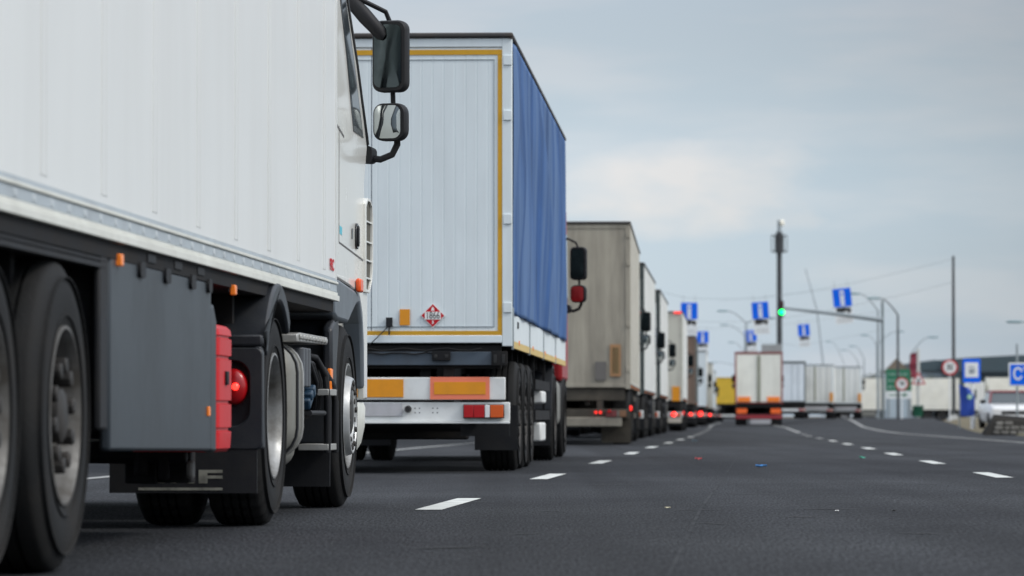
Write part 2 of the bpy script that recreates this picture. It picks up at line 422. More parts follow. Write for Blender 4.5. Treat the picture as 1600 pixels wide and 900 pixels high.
# a pale construction seam and dark cracks in the tarmac
m_ = MB(); v, f_ = stripe(LL, 6, 130, 1.5, .016, 1.0); m_.add(v, f_)
tag(m_.build('road_seam', mat('seam_pale', (.046, .049, .053), .9, spec=.12, dirt=(.026, .028, .032), amt=1.0, scale=1.2, lo=.42, hi=.6), loc=(0, 0, .003), smooth=0), None, None, kind='structure')
m_ = MB(); rnd = random.Random(11)
for (px_, py_, ln) in ((866, 799, .16), (1090, 798, .30), (1110, 817, .16), (1290, 795, .35), (1435, 832, .22), (730, 784, .25), (1250, 808, .18), (960, 757, .4), (1420, 757, .7), (700, 857, .3), (1180, 772, .35), (820, 835, .14)):
    d_ = CAM_H * F / (py_ - 650); x_ = X(px_, d_); n_ = 14; v = []; yy = d_
    for k in range(n_ + 1):
        yy += rnd.uniform(-.06, .06); w_ = (.012 + .035 * math.sin(math.pi * k / n_)) * rnd.uniform(.6, 1.2)
        xx = x_ - ln / 2 + ln * k / n_; v += [(xx, yy - w_, 0), (xx, yy + w_, 0)]
    m_.add(v, [(2 * i, 2 * i + 2, 2 * i + 3, 2 * i + 1) for i in range(n_)])
tag(m_.build('road_crack', mat('tar_dark', (.010, .011, .012), .8), loc=(0, 0, .0025), smooth=0), None, None, kind='structure')
# verge right of the tarmac: a low grassy bank with a kerb step
def bank(d): return .05 + .38 * min(1, max(0, (d - 150) / 90))
dv = [40, 80, 100, 110, 120, 140, 160, 180, 200, 230, 260, 300, 340, 400, 500, 700]
vb = MB(); vs_ = []
for d in dv:
    e = lerp(TE, d)
    for k, (ox, hz) in enumerate(((0, -.02), (.12, .05), (1.6, bank(d)), (8, bank(d) + .05), (60, bank(d) + .05))):
        vs_.append((e + ox, d, hz))
vb.add(vs_, [(5 * i + k, 5 * i + k + 1, 5 * i + k + 6, 5 * i + k + 5) for i in range(len(dv) - 1) for k in range(4)])
VERGE = mat('verge_soil', (.13, .095, .055), .95, dirt=(.075, .09, .04), amt=.8, scale=.6, var=.2, bump=.5, bscale=6)
tag(vb.build('verge', VERGE), None, None, kind='structure')

# ------------------------------------------------------------------ wheels
def tyre_mesh(w=.30, lug=0.0, dual=False):
    def prof(x0):
        p = [(-.012, .288), (-.004, .31), (0, .34), (.004, .40), (-.002, .44), (-.012, .475), (-.03, .508), (-.045, .517)]
        inner = -w + .045; a = -.045; n_ = 4; step = (inner - a) / (n_ + 1)
        for k in range(1, n_ + 1):
            c = a + step * k
            p += [(c + .008, .521), (c + .006, .509), (c - .006, .509), (c - .008, .521)]
        p += [(inner, .517), (-w + .03, .508), (-w + .012, .475), (-w - .002, .42), (-w, .34), (-w + .012, .288)]
        return [(x + x0, r) for x, r in p]
    b = MB()
    def rf(i, k):
        if lug and 6 <= i <= len(P0) - 7 and k % 3 == 0: return -lug
        return 0
    P0 = prof(0)
    b.lathe(P0, 108 if lug else 84, rf=rf)
    if dual: b.lathe(prof(-w - .05), 108 if lug else 60, rf=rf)
    # raised rings and letter blocks moulded in the sidewall
    for r_ in (.335, .462):
        b.lathe([(-.01, r_ - .004), (.006, r_ - .002), (.006, r_ + .002), (-.01, r_ + .004)], 72)
    return b.mesh('wheel', RUB, 40)
def rim_mesh(kind):
    b = MB()
    if kind == 'trailer':
        b.lathe([(-.012, .300), (.001, .300), (.003, .290), (-.012, .281), (-.03, .272), (-.10, .262), (-.125, .250), (-.13, .20), (-.13, .14), (-.12, .13)], 64)
    elif kind == 'drive':
        b.lathe([(-.012, .300), (.001, .300), (.003, .290), (-.012, .281), (-.03, .272), (-.14, .262), (-.19, .250), (-.20, .20), (-.20, .14)], 64)
    else:
        b.lathe([(-.012, .300), (.001, .300), (.003, .290), (-.02, .276), (-.07, .262), (-.06, .240)], 64)
    return b.mesh('rim', RIM, 35)
def hub_mesh(kind):
    b = MB()
    if kind == 'trailer':
        b.lathe([(-.13, .135), (-.07, .125), (-.06, .095), (-.012, .09), (-.004, .075), (-.004, .001)], 32)
        for k in range(10):
            a = 2 * math.pi * (k + .3) / 10
            b.lathe([(-.13, .030), (-.095, .030), (-.095, .021), (-.056, .021), (-.054, .028), (-.002, .028), (.003, .022), (.003, .001)], 10, c=(0, .168 * math.cos(a), .168 * math.sin(a)))
        return b.mesh('hub', HUB, 35)
    if kind == 'drive':
        b.lathe([(-.20, .14), (-.08, .12), (-.06, .10), (-.06, .001)], 32)
        for k in range(10):
            a = 2 * math.pi * (k + .3) / 10
            b.lathe([(-.20, .022), (-.17, .018), (-.17, .001)], 8, c=(0, .168 * math.cos(a), .168 * math.sin(a)))
        return b.mesh('hub', HUB, 35)
    b.lathe([(-.05, .242), (-.02, .232), (.016, .222), (.028, .214), (.03, .205), (.022, .20), (.018, .145), (.0, .132), (-.01, .12), (-.01, .001)], 48)
    for k in range(10):
        a = 2 * math.pi * (k + .3) / 10
        b.lathe([(.0, .018), (.030, .016), (.035, .011), (.035, .001)], 8, m=1, c=(0, .182 * math.cos(a), .182 * math.sin(a)))
        a2 = 2 * math.pi * (k + .8) / 10
        b.lathe([(.018, .016), (.0245, .016), (.0245, .001)], 10, m=1, c=(0, .172 * math.cos(a2), .172 * math.sin(a2)))
    b.lathe([(-.01, .13), (.018, .10), (.024, .08), (.024, .001)], 24, m=1)
    return b.mesh('hub', [RIMB, HUB], 35)
TY = {'trailer': tyre_mesh(.36), 'drive': tyre_mesh(.29, .013, True), 'steer': tyre_mesh(.30)}
RM = {k: rim_mesh(k) for k in TY}
RM['trailer'].materials[0] = mat('rim_grey', (.20, .20, .195), .5, .4, dirt=(.07, .062, .052), amt=.9, scale=6, lo=.36, hi=.66)
HB = {k: hub_mesh(k) for k in TY}
RIMSET = None; RMD = {}
def wheel(root, kind, x, y, W_, side=1, hubs=True):
    # x: outer face offset from the side plane
    o = inst('wheel', TY[kind], root, (side * (W_ / 2 + x), y, .521), 0 if side > 0 else math.pi)
    if RIMSET is None: inst('rim', RM[kind], o, (0, 0, 0)); inst('hub', HB[kind], o, (0, 0, 0))
    else:
        if kind not in RMD: RMD[kind] = RM[kind].copy(); RMD[kind].materials[0] = RIMSET
        inst('rim', RMD[kind], o, (0, 0, 0))
        if kind != 'steer': inst('hub', HB[kind], o, (0, 0, 0))
    return o

# ------------------------------------------------------------------ truck pieces
def mirrors(root, ox, y, zo=0.0, side=1, tint=None, red=False):
    """mirror cluster: two housings with glass on black arms; local x=ox is the cab side"""
    s_ = side
    arm = MB()
    arm.tube([(ox - s_ * .02, y, 2.07 + zo), (ox + s_ * .06, y + .02, 2.06 + zo), (ox + s_ * .13, y + .03, 2.09 + zo), (ox + s_ * .16, y + .03, 2.15 + zo), (ox + s_ * .16, y + .03, 2.24 + zo)], .021, 10)
    arm.tube([(ox + s_ * .14, y + .04, 2.24 + zo), (ox + s_ * .13, y + .04, 2.55 + zo), (ox + s_ * .11, y + .04, 2.9 + zo), (ox + s_ * .09, y + .03, 2.95 + zo), (ox - s_ * .02, y - .06, 3.0 + zo), (ox - s_ * .12, y - .12, 3.05 + zo)], .015, 8)
    arm.loft([[(ox - s_ * .03 + a, y - .05, b) for a, b in rr(0, 2.085 + zo, .09, .11, .03)], [(ox + a, y + .07, b) for a, b in rr(0, 2.085 + zo, .07, .10, .03)]])
    arm.build('mirror_arm', BLACK, root)
    for (cz, w_, h_, r_) in ((2.675 + zo, .215, .43, .055), (2.28 + zo, .205, .225, .06)):
        cx = ox + s_ * .135
        H = MB()
        H.loft([[(cx + a, y + q, b) for a, b in rr(0, cz, w_ * f, h_ * (1 - (1 - f) * .5), min(r_, w_ * f * .4))] for q, f in ((-.075, .93), (-.06, 1.0), (.0, 1.0), (.05, .85), (.08, .5))])
        H.rot(s_ * R(-13), (cx, y, cz))
        ho = H.build('mirror_housing', BLACK, root, smooth=50)
        G = MB()
        oc = rr(cx - s_ * .008, cz, w_ * .80, h_ * .88, r_ * .75, 5); gx = cx - s_ * .008
        rings_ = []
        for f_ in (1, .85, .7, .55, .4, .25, .1): rings_.append([(gx + (p - gx) * f_, y - .079 - (.010 if h_ < .3 else .004) * (1 - f_ * f_), cz + (q - cz) * f_) for p, q in oc])
        G.loft([[(p, y - .0755, q) for p, q in oc]] + rings_)
        G.rot(s_ * R(-13), (cx, y, cz))
        G.build('mirror_glass', REDC if (red and h_ < .3) else (MIRR2 if h_ < .3 else MIRR), ho, smooth=60)  # red glass colour stands in for a red reflection
def shift_children(root, W_): pass

def lamp_box(root, x0, x1, y, z0, z1, lit=None, split=True, muddy=False):
    b = MB()
    b.box(x0, x1, y - .05, y, z0, z1, 0)
    h = z1 - z0; w_ = x1 - x0; i = .006
    if split:
        b.box(x0 + i, x0 + w_ * .25, y - .06, y - .045, z0 + i, z1 - i, 1)
        b.box(x0 + w_ * .26, x0 + w_ * .52, y - .06, y - .045, z0 + i, z1 - i, 1)
        b.box(x0 + w_ * .535, x0 + w_ * .65, y - .06, y - .045, z0 + i, z1 - i, 2)
        b.box(x0 + w_ * .665, x1 - i, y - .06, y - .045, z0 + i, z1 - i, 3)
    else:
        b.box(x0 + i, x1 - i, y - .06, y - .045, z0 + i, z1 - i, 1)
    if muddy: return b.build('tail_light', [BLACK, mat('red_lens_muddy', (.16, .03, .03), .6), mat('lens_muddy', (.16, .14, .12), .7), mat('amber_lens_muddy', (.20, .10, .05), .6)], root, bevel=.004)
    return b.build('tail_light', [BLACK, REDLIT if lit == 'all' else (REDDIM if lit == 'dim' else REDL), CLEAR, mat('amber_red_lens', (.62, .10, .015), .3)], root, bevel=.004)

def corrugated(x0, x1, y, z0, z1, pitch=.1, dep=.004, th=.03):
    pts = []; x = x0 + pitch * .5
    pts.append((x0, y))
    while x < x1 - .02:
        pts += [(x - .006, y), (x - .002, y + dep), (x + .002, y + dep), (x + .006, y)]; x += pitch
    pts += [(x1, y), (x1, y + th), (x0, y + th)]
    return MB().pz(pts, z0, z1)

def semi(name, label, group, Xr, d, head, kind='box', L=13.6, W_=2.5, ztop=4.0, zbot=1.12, side=None, back=None, frame=None,
         roof=None, cab=None, near=False, axles=(2.1, 3.4, 4.7), lit=None, tractor=True, mz=0.0, detail=None, red_reflection=False,
         chas=None, boards=True, rearpanel=None, cabh=3.55, base=0.0, rods=True, bumpm=None, rimm=None, cabin=.03, lampmat=None):
    global RIMSET
    RIMSET = rimm
    """articulated lorry; local origin on the ground at the middle of the trailer's tail, y forward"""
    a = math.atan(head)
    cx = Xr - W_ / 2 * math.cos(a); cy = d + W_ / 2 * math.sin(a)
    root = empty(name, (cx, cy, base), -a)
    tag(root, label, 'truck', group)
    side = side or WHITE; back = back or WHITE2; frame = frame or back; roof = roof or TARPTOP; cab = cab or CABW; chas = chas or CHAS
    h = W_ / 2
    if kind != 'custom':
        b = MB(); b.box(-h + .012, h - .012, .06, L, zbot, ztop - .03)
        if kind == 'box':
            y = 1.0
            while y < L - .3:
                for sx in (1, -1): b.box(sx * (h - .013), sx * (h - .006), y - .02, y + .02, zbot + .05, ztop - .12)
                y += 1.2
        body = b.build('trailer_box', side, root, bevel=.004)
        # tail frame and two doors
        f_ = MB()
        f_.box(h - .09, h, -.0, .10, zbot - .10, ztop - .05); f_.box(-h, -h + .09, -.0, .10, zbot - .10, ztop - .05)
        f_.box(-h + .09, h - .09, .0, .10, ztop - .13, ztop - .05); f_.box(-h + .09, h - .09, .0, .10, zbot - .07, zbot)
        f_.build('tail_frame', frame, root, bevel=.006)
        rf = MB(); rf.box(-h - .01, h + .01, -.03, L + .02, ztop - .045, ztop + .0)
        rf.build('roof', roof, root, bevel=.015)
        for sx in (-1, 1):
            x0, x1 = (.004, h - .092) if sx > 0 else (-h + .092, -.004)
            dr = corrugated(x0, x1, .012, zbot + .004, ztop - .134, .1 if near else .14, .0025)
            do = dr.build('rear_door', back, root)
            if rods:
                rb = MB()
                for q in (.3, .62) if kind != 'tarp' else ():
                    xx = sx * (h * q)
                    rb.tube([(xx, -.012, zbot + .02), (xx, -.012, ztop - .16)], .012, 8)
                if kind == 'tarp': rb.tube([(sx * .06, -.008, zbot + .02), (sx * .06, -.008, ztop - .16)], .009, 8)
                rb.build_each('lock_rod', GALV, do)
            hg = MB()
            for zz in (zbot + .25, zbot + 1.05, ztop - .75, ztop - .25):
                hg.box(sx * (h - .078), sx * (h - .002), -.014, .0, zz - .045, zz + .045)
            hg.build_each('hinge', frame, do, bevel=.004)
    # chassis
    c = MB()
    for sx in (-.48, .48): c.box(sx - .05, sx + .05, .15, L - .3, zbot - .38, zbot - .12)
    for y in [.3 + 1.1 * k for k in range(12)]: c.box(-h + .12, h - .12, y, y + .07, zbot - .22, zbot - .085)
    c.box(-h + .03, h - .03, .12, L - .05, zbot - .085, zbot - .004)
    c.box(-h + .10, h - .10, .05, .13, zbot - .30, zbot - .09)
    for y in axles: c.tube([(-h + .3, y, .52), (h - .3, y, .52)], .06, 10); c.box(-.6, -.3, y - .25, y + .25, .5, zbot - .3); c.box(.3, .6, y - .25, y + .25, .5, zbot - .3)
    c.box(-.9, .9, axles[-1] + .7, axles[-1] + 1.3, .45, zbot - .2)
    c.box(-.6, .6, L - 3.6, L - .3, zbot - .3, zbot - .1)
    c.build('chassis', chas, root)
    for sx in (-1, 1):
        for y in axles: wheel(root, 'trailer', .010 if kind == 'custom' else -.03, y, W_, sx)
        fl = MB(); fl.box(sx * (h - .42), sx * (h - .02), axles[0] - .66, axles[0] - .645, .20, .62)
        fl.build('mud_flap', chas if chas is not CHAS else BLACK, root)
    lg = MB()
    for sx in (-1, 1):
        lg.py([(sx * .75 - .12, .33), (sx * .75 + .12, .33), (sx * .75 + .05, .38), (sx * .75 + .05, zbot - .1), (sx * .75 - .05, zbot - .1), (sx * .75 - .05, .38)], L - 2.92, L - 2.78)
    lg.build_each('landing_leg', chas, root)
    # rear underrun bumper and lamps
    if kind != 'custom':
        bp = MB()
        if rearpanel: bp.box(-h + .06, h - .06, .0, .05, .665, .87, 0)
        bp.box(-h + .06, h - .02, .02, .08, .47, .645, 0)
        bp.build('bumper', bumpm or rearpanel or BUMPW, root, bevel=.008)
        bb = MB(); bb.box(-.75, -.65, .06, 1.0, .5, zbot - .2); bb.box(.65, .75, .06, 1.0, .5, zbot - .2); bb.build_each('bumper_bracket', chas, root)
        for sx in (-1, 1):
            x0, x1 = (h - .44, h - .07) if sx > 0 else (-h + .07, -h + .44)
            t_ = lamp_box(root, x0, x1, .015, .50, .625, lit, True, bumpm is not None)
    # side lower rail and side guards
    sr = MB()
    for sx in (-1, 1):
        sr.box(sx * (h - .03), sx * (h - .003), .12, L - .1, zbot - .085, zbot - .002)
    sr.build('side_rail', frame if kind == 'tarp' else chas, root)
    sg = MB()
    for sx in (() if kind == 'custom' else (-1, 1)):
        for zz in (.48, .80): sg.box(sx * (h - .05), sx * (h - .02), axles[-1] + .75, L - 4.4, zz, zz + .1)
        for yy in (axles[-1] + 1.1, L - 5.0): sg.box(sx * (h - .08), sx * (h - .05), yy, yy + .06, .46, zbot - .08)
    sg.build_each('side_guard', chas, root)
    mk = MB()
    for sx in (() if kind == 'custom' else (1,)):
        for y in (1.2, 4.2, 7.2, 10.2): mk.box(sx * (h - .004), sx * (h + .012), y, y + .09, zbot - .07, zbot - .03)
    mk.build_each('marker_lamp', ORL, root)
    if tractor:
        tractor_far(root, L, W_, cab, mz, cabh, red_reflection, cabin)
    return root

def tractor_far(root, L, W_, cab, mz, cabh, red_reflection=False, cabin=.03):
    h = W_ / 2 - cabin
    yr, yf = L + .35, L + 2.45
    prof = [(yr, .95), (yf, .95), (yf + .03, 1.6), (yf - .02, 2.0), (yf - .38, 3.0), (yf - .6, cabh), (yr + .1, cabh), (yr, cabh - .15)]
    c = MB(); c.px(prof, -h, h); co_ = c.build('cab', cab, root, bevel=.06)
    w = MB()
    w.px([(yr + .75, 2.05), (yf - .18, 2.05), (yf - .45, 2.85), (yr + .75, 2.85)], h - .01, h + .004)
    w.px([(yr + .75, 2.05), (yf - .18, 2.05), (yf - .45, 2.85), (yr + .75, 2.85)], -h - .004, -h + .01)
    w.build_each('side_window', GLASS, co_)
    ws = MB(); ws.loft([[(-h + .08, yf + .002, 2.05), (h - .08, yf + .002, 2.05), (h - .16, yf - .34, 2.95), (-h + .16, yf - .34, 2.95)], [(-h + .08, yf - .02, 2.05), (h - .08, yf - .02, 2.05), (h - .16, yf - .36, 2.95), (-h + .16, yf - .36, 2.95)]])
    ws.build('windscreen', GLASS, co_)
    st = MB(); st.box(-h + .02, h - .02, yf - .35, yf + .05, .30, .94); st.box(-h + .02, h - .02, yr + .1, yf - 1.5, .4, .94)
    st.build_each('front_bumper', BLACK, root, bevel=.03)
    ch = MB(); ch.box(-.5, -.38, L - 3.9, yf - .4, .6, .85); ch.box(.38, .5, L - 3.9, yf - .4, .6, .85); ch.box(-.5, .5, L - 3.4, L - 2.2, .85, 1.02)
    ch.tube([(-.8, L - 2.8, .52), (.8, L - 2.8, .52)], .09, 10); ch.tube([(-.9, L + 1.0, .52), (.9, L + 1.0, .52)], .06, 10)
    ch.build('tractor_chassis', CHAS, root)
    for sx in (-1, 1):
        wheel(root, 'drive', -.02, L - 2.8, W_, sx); wheel(root, 'steer', -.04, L + 1.0, W_, sx)
        ft = MB(); ft.loft([[(sx * (h - .32) + p, q, z_) for p, z_ in rr(0, .68, .62, .60, .12)] for q in (L - 1.9, L - .1)]); ft.build('fuel_tank', ALU, root)
        fd = MB(); arc = [(L - 2.8 + .60 * math.cos(R(t)), .52 + .60 * math.sin(R(t))) for t in range(10, 181, 17)] + [(L - 2.8 + .57 * math.cos(R(t)), .52 + .57 * math.sin(R(t))) for t in range(180, 9, -17)]
        fd.px(arc, sx * (h - .60), sx * (h + .01)); fd.build('mudguard', FENDER, root)
        fl = MB(); fl.box(sx * (h - .6), sx * h, L - 3.47, L - 3.45, .18, .6); fl.build('mud_flap', BLACK, root)
        mirrors(root, sx * (W_ / 2 - .03), yf - .25, mz, sx, red=red_reflection)

# ================================================================== truck 1: white refrigerated lorry, nearest
def near_truck():
    W_ = 2.56; L = 13.6; h = W_ / 2
    head = .0622; a = math.atan(head)
    d0 = 8.4; Xr = head * d0 - 2.33
    root = semi('articulated_truck', 'nearest white refrigerated lorry with red canister box, cropped by the left edge', 'trucks queueing in the left lane',
                Xr, d0, head, kind='custom', L=L, W_=W_, zbot=1.17, near=True, axles=(2.38, 3.69, 5.0), tractor=False)
    D = lambda d: d - d0
    # --- box with joint ribs, slight nose-down rake like the photo
    box = MB(); box.box(-h, h, 0, L, 1.27, 4.0)
    ribs = box; y = D(21.4)
    while y > .2:
        for q in (-.045, .045): ribs.box(h - .002, h + .0035, y + q - .012, y + q + .012, 1.30, 3.94)
        ribs.box(h - .002, h + .0018, y - .033, y + .033, 1.30, 3.94)
        y -= 1.195
    ribs.box(h - .002, h + .006, L - .035, L - .001, 1.20, 3.99)
    bo = box.build('trailer_box', WHITE, root, bevel=.0015)
    rl = MB()
    rl.box(-h + .003, h + .006, 0, L + .002, 1.252, 1.268, 1)      # thin grey joint strip under the wall
    rl.box(-h + .003, h + .014, 0, L + .004, 1.238, 1.2515, 0)
    rl.box(-h + .003, h + .006, 0, L + .003, 1.195, 1.237, 2)
    rl.box(-h + .003, h + .010, 0, L + .003, 1.177, 1.194, 0)
    rl.box(-h + .003, h + .020, 0, L + .003, 1.145, 1.176, 0)
    k = 0; y = D(21.6)
    rv = rl
    while y > .2: rl.box(h + .004, h + .0095, y - .022, y + .022, 1.203, 1.229, 3); y -= .325
    rl.build('bottom_rail', [LIP, BAND, BAND, mat('rivet_grey', (.52, .57, .60), .4)], root, bevel=.003)
    # doors etc. at the tail (behind the frame edge)
    tf = MB(); tf.box(-h, h, -.03, -.001, 1.15, 4.0); tf.box(-h + .1, h - .1, -.06, -.031, 1.25, 3.9); tf.build('rear_door', WHITE2, root, bevel=.01)
    # fridge unit on the front wall
    fr = MB(); fr.box(-.95, .95, L + .004, L + .30, 2.3, 3.9); fr.build('cooling_unit', WHITE, root, bevel=.05)
    # black ribbed rail above the trailer wheels
    br = MB()
    z0, z1 = 1.045, 1.14
    pts = [(h - .05, z0), (h - .004, z0)]
    for k in range(5):
        zz = z0 + .012 + k * .017
        pts += [(h - .004, zz), (h - .010, zz + .004), (h - .010, zz + .008), (h - .004, zz + .012)]
    pts += [(h - .004, z1), (h - .05, z1)]
    br.py(pts, .4, D(14.32)); br.build('wheel_guard_rail', BLACK, root)
    # flap in front of the trailer wheels
    fl = MB(); fl.box(h - .46, h - .008, D(14.30), D(14.33), .47, 1.14); fl.box(h - .034, h - .006, D(14.2), D(14.36), .47, 1.10)
    fl.build('mud_flap', BLACK, root, bevel=.01)
    # deep grey side skirt
    sk = MB()
    sk.px([(D(14.42), .395), (D(14.42), 1.095), (D(17.06), 1.085), (D(17.06), .372)], h - .045, h - .006)
    so_ = sk.build('side_skirt', SKIRT, root, bevel=.012)
    sk2 = MB(); sk2.px([(D(17.075), .372), (D(17.075), .98), (D(17.16), 1.0), (D(17.26), .93), (D(17.26), .365)], h - .06, h - .010)
    sk2.build('skirt_end', SKIRT, so_, bevel=.012)
    cl = MB()
    for dd_, w_ in ((15.1, .05), (15.75, .05), (16.45, .05), (16.95, .04)):
        cl.px(rr(D(dd_), 1.068, w_ * 2.6, .058, .024), h - .01, h + .008)
    for dd_ in (15.35, 16.05, 16.7): cl.box(h - .03, h + .002, D(dd_) - .1, D(dd_) + .1, 1.105, 1.135)
    cl.build_each('skirt_clip', BLACK, so_)
    for dd_, zz in ((14.57, 1.085), (17.72, 1.075), (19.0, 1.065)):
        m_ = MB(); m_.box(h - .01, h + .014, D(dd_) - .028, D(dd_) + .028, zz - .022, zz + .022, 0); m_.box(h - .02, h - .0105, D(dd_) - .035, D(dd_) + .035, zz - .01, 1.15, 1)
        m_.build('marker_lamp', [ORL, BLACK], root, bevel=.005)
    m_ = MB(); m_.box(h - .006, h + .004, D(16.93), D(16.98), .52, .56); m_.build('marker_lamp', ORL, so_, bevel=.002)
    # gear hanging under the skirt: brackets, air tanks
    g2 = MB()
    g2.box(h - .48, h - .34, D(17.72), D(17.9), .222, .40); g2.box(h - .34, h - .19, D(17.75), D(17.9), .224, .40)
    g2.tube([(h - .30, D(17.68), .24), (h - .30, D(17.68), .45)], .028, 8); g2.tube([(h - .40, D(17.68), .26), (h - .40, D(17.68), .45)], .035, 8)
    g2.tube([(h - .70, D(17.7), .36), (h - .20, D(17.7), .36)], .05, 12)
    g2.px(rr(D(17.65), .285, .10, .08, .025), h - .188, h - .162, 1)
    g2.box(h - 1.6, h - .3, D(14.9), D(17.2), .52, 1.08)
    g2.build('air_tank', [CHAS, mat('bracket_grey', (.12, .115, .105), .6)], root, bevel=.01)
    # red canister box with grooves
    rb = MB()
    def ringz(z, ins, r_=.07): return [(a_, b_, z) for a_, b_ in rr(h - .20 - .006, D(17.53), .40 - 2 * ins, .50 - 2 * ins, r_)]
    zs = [(.365, .02), (.38, .004), (.442, .0), (.452, .0), (.455, .012), (.468, .012), (.471, 0), (.570, 0), (.573, .012), (.586, .012), (.589, 0), (.765, 0), (.768, .012), (.781, .012), (.784, 0),
          (.855, 0), (.858, .010), (.868, .010), (.871, 0), (.895, .004), (.912, .02), (.919, .045)]
    rb.loft([ringz(*q) for q in zs]); rb.build('canister_box', REDP, root, smooth=25)
    lt = MB(); lt.box(h - .01, h + .006, D(17.50), D(17.56), .655, .715); lt.build('canister_latch', BLACK, root, bevel=.004)
    # ---------------- tractor unit
    yd = D(19.2); ys = D(23.0)
    for sx in (-1, 1):
        wheel(root, 'drive', .004, yd, W_, sx); wheel(root, 'steer', -.035, ys, W_, sx)
    ch = MB()
    ch.box(-.5, -.38, yd - 1.0, D(24.0), .62, .88); ch.box(.38, .5, yd - 1.0, D(24.0), .62, .88); ch.box(-.55, .55, yd - .5, yd + .6, .88, 1.10)
    ch.tube([(-.9, yd, .52), (.9, yd, .52)], .11, 12); ch.lathe([(-.25, .02), (-.15, .2), (.15, .2), (.25, .02)], 20, c=(0, yd, .52)); ch.tube([(-.9, ys, .5), (.9, ys, .5)], .06, 10)
    ch.box(-1.1, 1.1, yd - .9, yd + .75, 1.09, 1.14); ch.box(-1.05, 1.0, D(21.0), D(22.3), .5, 1.1)
    ch.build('tractor_chassis', CHAS, root)
    for sx in (1, -1):
        # mudguard: arch + rear panel with lamp recess
        fd = MB(); Ro, Ri = .625, .545
        arc = [(yd + Ro * math.cos(R(t)), .52 + Ro * math.sin(R(t)) + .01) for t in range(46, 158, 8)]
        arc += [(yd - .66, .90), (yd - .66, .84)]
        arci = [(yd + Ri * math.cos(R(t)), .52 + Ri * math.sin(R(t))) for t in range(46, 158, 8)][::-1]
        arci = [(yd - .60, .84), (yd - .60, .88)] + arci
        x_o, x_i = (h + .030, h - .66) if sx > 0 else (-h - .03, -h + .66)
        fd.px(arc + arci, x_i, x_o)
        fo = fd.build('mudguard', FENDER, root, bevel=.018)
        rp = MB()
        cxp = sx * (h - .315)
        outer = rr(cxp, .60, .69, .47, .03, 5); inner = rr(cxp, .625, .57, .30, .08, 5)
        rp.ringp(outer, inner, lambda p, q: (p, yd - .67, q), lambda p, q: (p, yd - .60, q))
        rp.box(cxp - .34, cxp + .34, yd - .60, yd - .585, .37, .83)
        rp.px([(yd - .668, .84), (yd - .668, .37), (yd - .50, .37), (yd - .53, .52), (yd - .575, .64), (yd - .575, .84)], sx * (h + .022), sx * (h - .01))
        rp.build('mudguard_panel', FENDER, fo, bevel=.012)
        lm = MB(); lm.lathe([(.0, .001), (-.002, .035), (-.010, .054), (-.025, .062), (-.09, .064)], 28, c=(sx * (h - .104), yd - .70, .655), ax='y')
        v0 = len(lm.v); 
        for i in range(v0):
            p = lm.v[i]; lm.v[i] = (p[0], yd - .70 - (p[1] - (yd - .70)) , p[2] + (p[2] - .655) * .32)
        lo_ = lm.build('tail_lamp', REDL, root, smooth=60)
        gl = MB(); gl.lathe([(-.008, .001), (-.006, .010), (.0, .016), (.01, .018)], 14, c=(sx * (h - .092), yd - .704, .655), ax='y'); gl.build('lamp_bulb', REDLIT, lo_)
        mf = MB(); mf.box(sx * (h - .68), sx * (h + .005), yd - .665, yd - .65, .165, .368)
        mo = mf.build('mud_flap', BLACK, root)
        if sx > 0:
            fa = MB(); y_ = yd - .668
            xe = h - .155
            def bar(x0, x1, z0, z1): fa.box(x0, x1, y_, y_ + .004, z0, z1)
            bar(xe - .11, xe - .07, .21, .272); bar(xe - .07, xe, .258, .272); bar(xe - .07, xe, .232, .246)      # F
            bar(xe - .24, xe - .21, .21, .272); bar(xe - .16, xe - .13, .21, .272); bar(xe - .21, xe - .16, .258, .272); bar(xe - .21, xe - .16, .232, .244)  # A
            bar(xe - .37, xe - .34, .21, .272); bar(xe - .29, xe - .26, .22, .262); bar(xe - .34, xe - .27, .26, .272); bar(xe - .34, xe - .27, .21, .222)  # D
            bar(xe - .39, xe, .178, .190)
            fa.build('flap_lettering', FLAPT, mo)
    # fuel tank: rounded drum behind the drive wheel
    ft = MB()
    ft.loft([[(h - .36 + p, q, z_) for p, z_ in rr(0, .60, .70 - e, .58 - e, .15)] for q, e in ((D(19.98), .10), (D(20.0), .03), (D(20.03), 0), (D(20.55), 0), (D(20.58), .03))])
    fto = ft.build('fuel_tank', ALU, root, smooth=45)
    sp_ = MB()
    for dd_, mm in ((20.20, 0), (20.42, 1)):
        sp_.ringp(rr(h - .36, .60, .72, .60, .16, 5), rr(h - .36, .60, .69, .57, .145, 5), lambda p, q: (p, D(dd_), q), lambda p, q: (p, D(dd_) + .05, q), mm)
    sp_.build_each('tank_strap', [BLACK, ALUB], fto)
    t2 = MB(); t2.loft([[(h - .42 + p, q, z_) for p, z_ in rr(0, .40, .60, .30, .10)] for q in (D(20.66), D(21.1))]); t2.build('air_tank', ALU, root, smooth=45)
    # footplate above
    fp = MB()
    fp.px([(D(20.35), .895), (D(20.35), .935), (D(20.5), .945), (D(21.75), .945), (D(21.75), .905)], h - .75, h - .02)
    for k in range(9): fp.box(h - .021, h - .008, D(20.42) + k * .145, D(20.42) + k * .145 + .09, .91, .935)
    fp.build('footplate', ALUB, root, bevel=.006)
    wp = MB(); wp.px([(D(20.5), .95), (D(21.2), .95), (D(21.6), .96), (D(21.3), 1.04), (D(20.7), 1.05)], h - .8, h - .30); wp.build('wing_plate', ALU, root, bevel=.01)
    # ribbed filter canisters
    fc = MB()
    for k in range(3):
        fc.loft([[(h - .13 + p, D(20.80) + k * .13 + q, z_) for p, q in rr(0, 0, .19, .115, .03)] for z_ in (.67, .69, .86, .875)])
    fc.box(h - .22, h - .08, D(20.85), D(21.05), .60, .67)
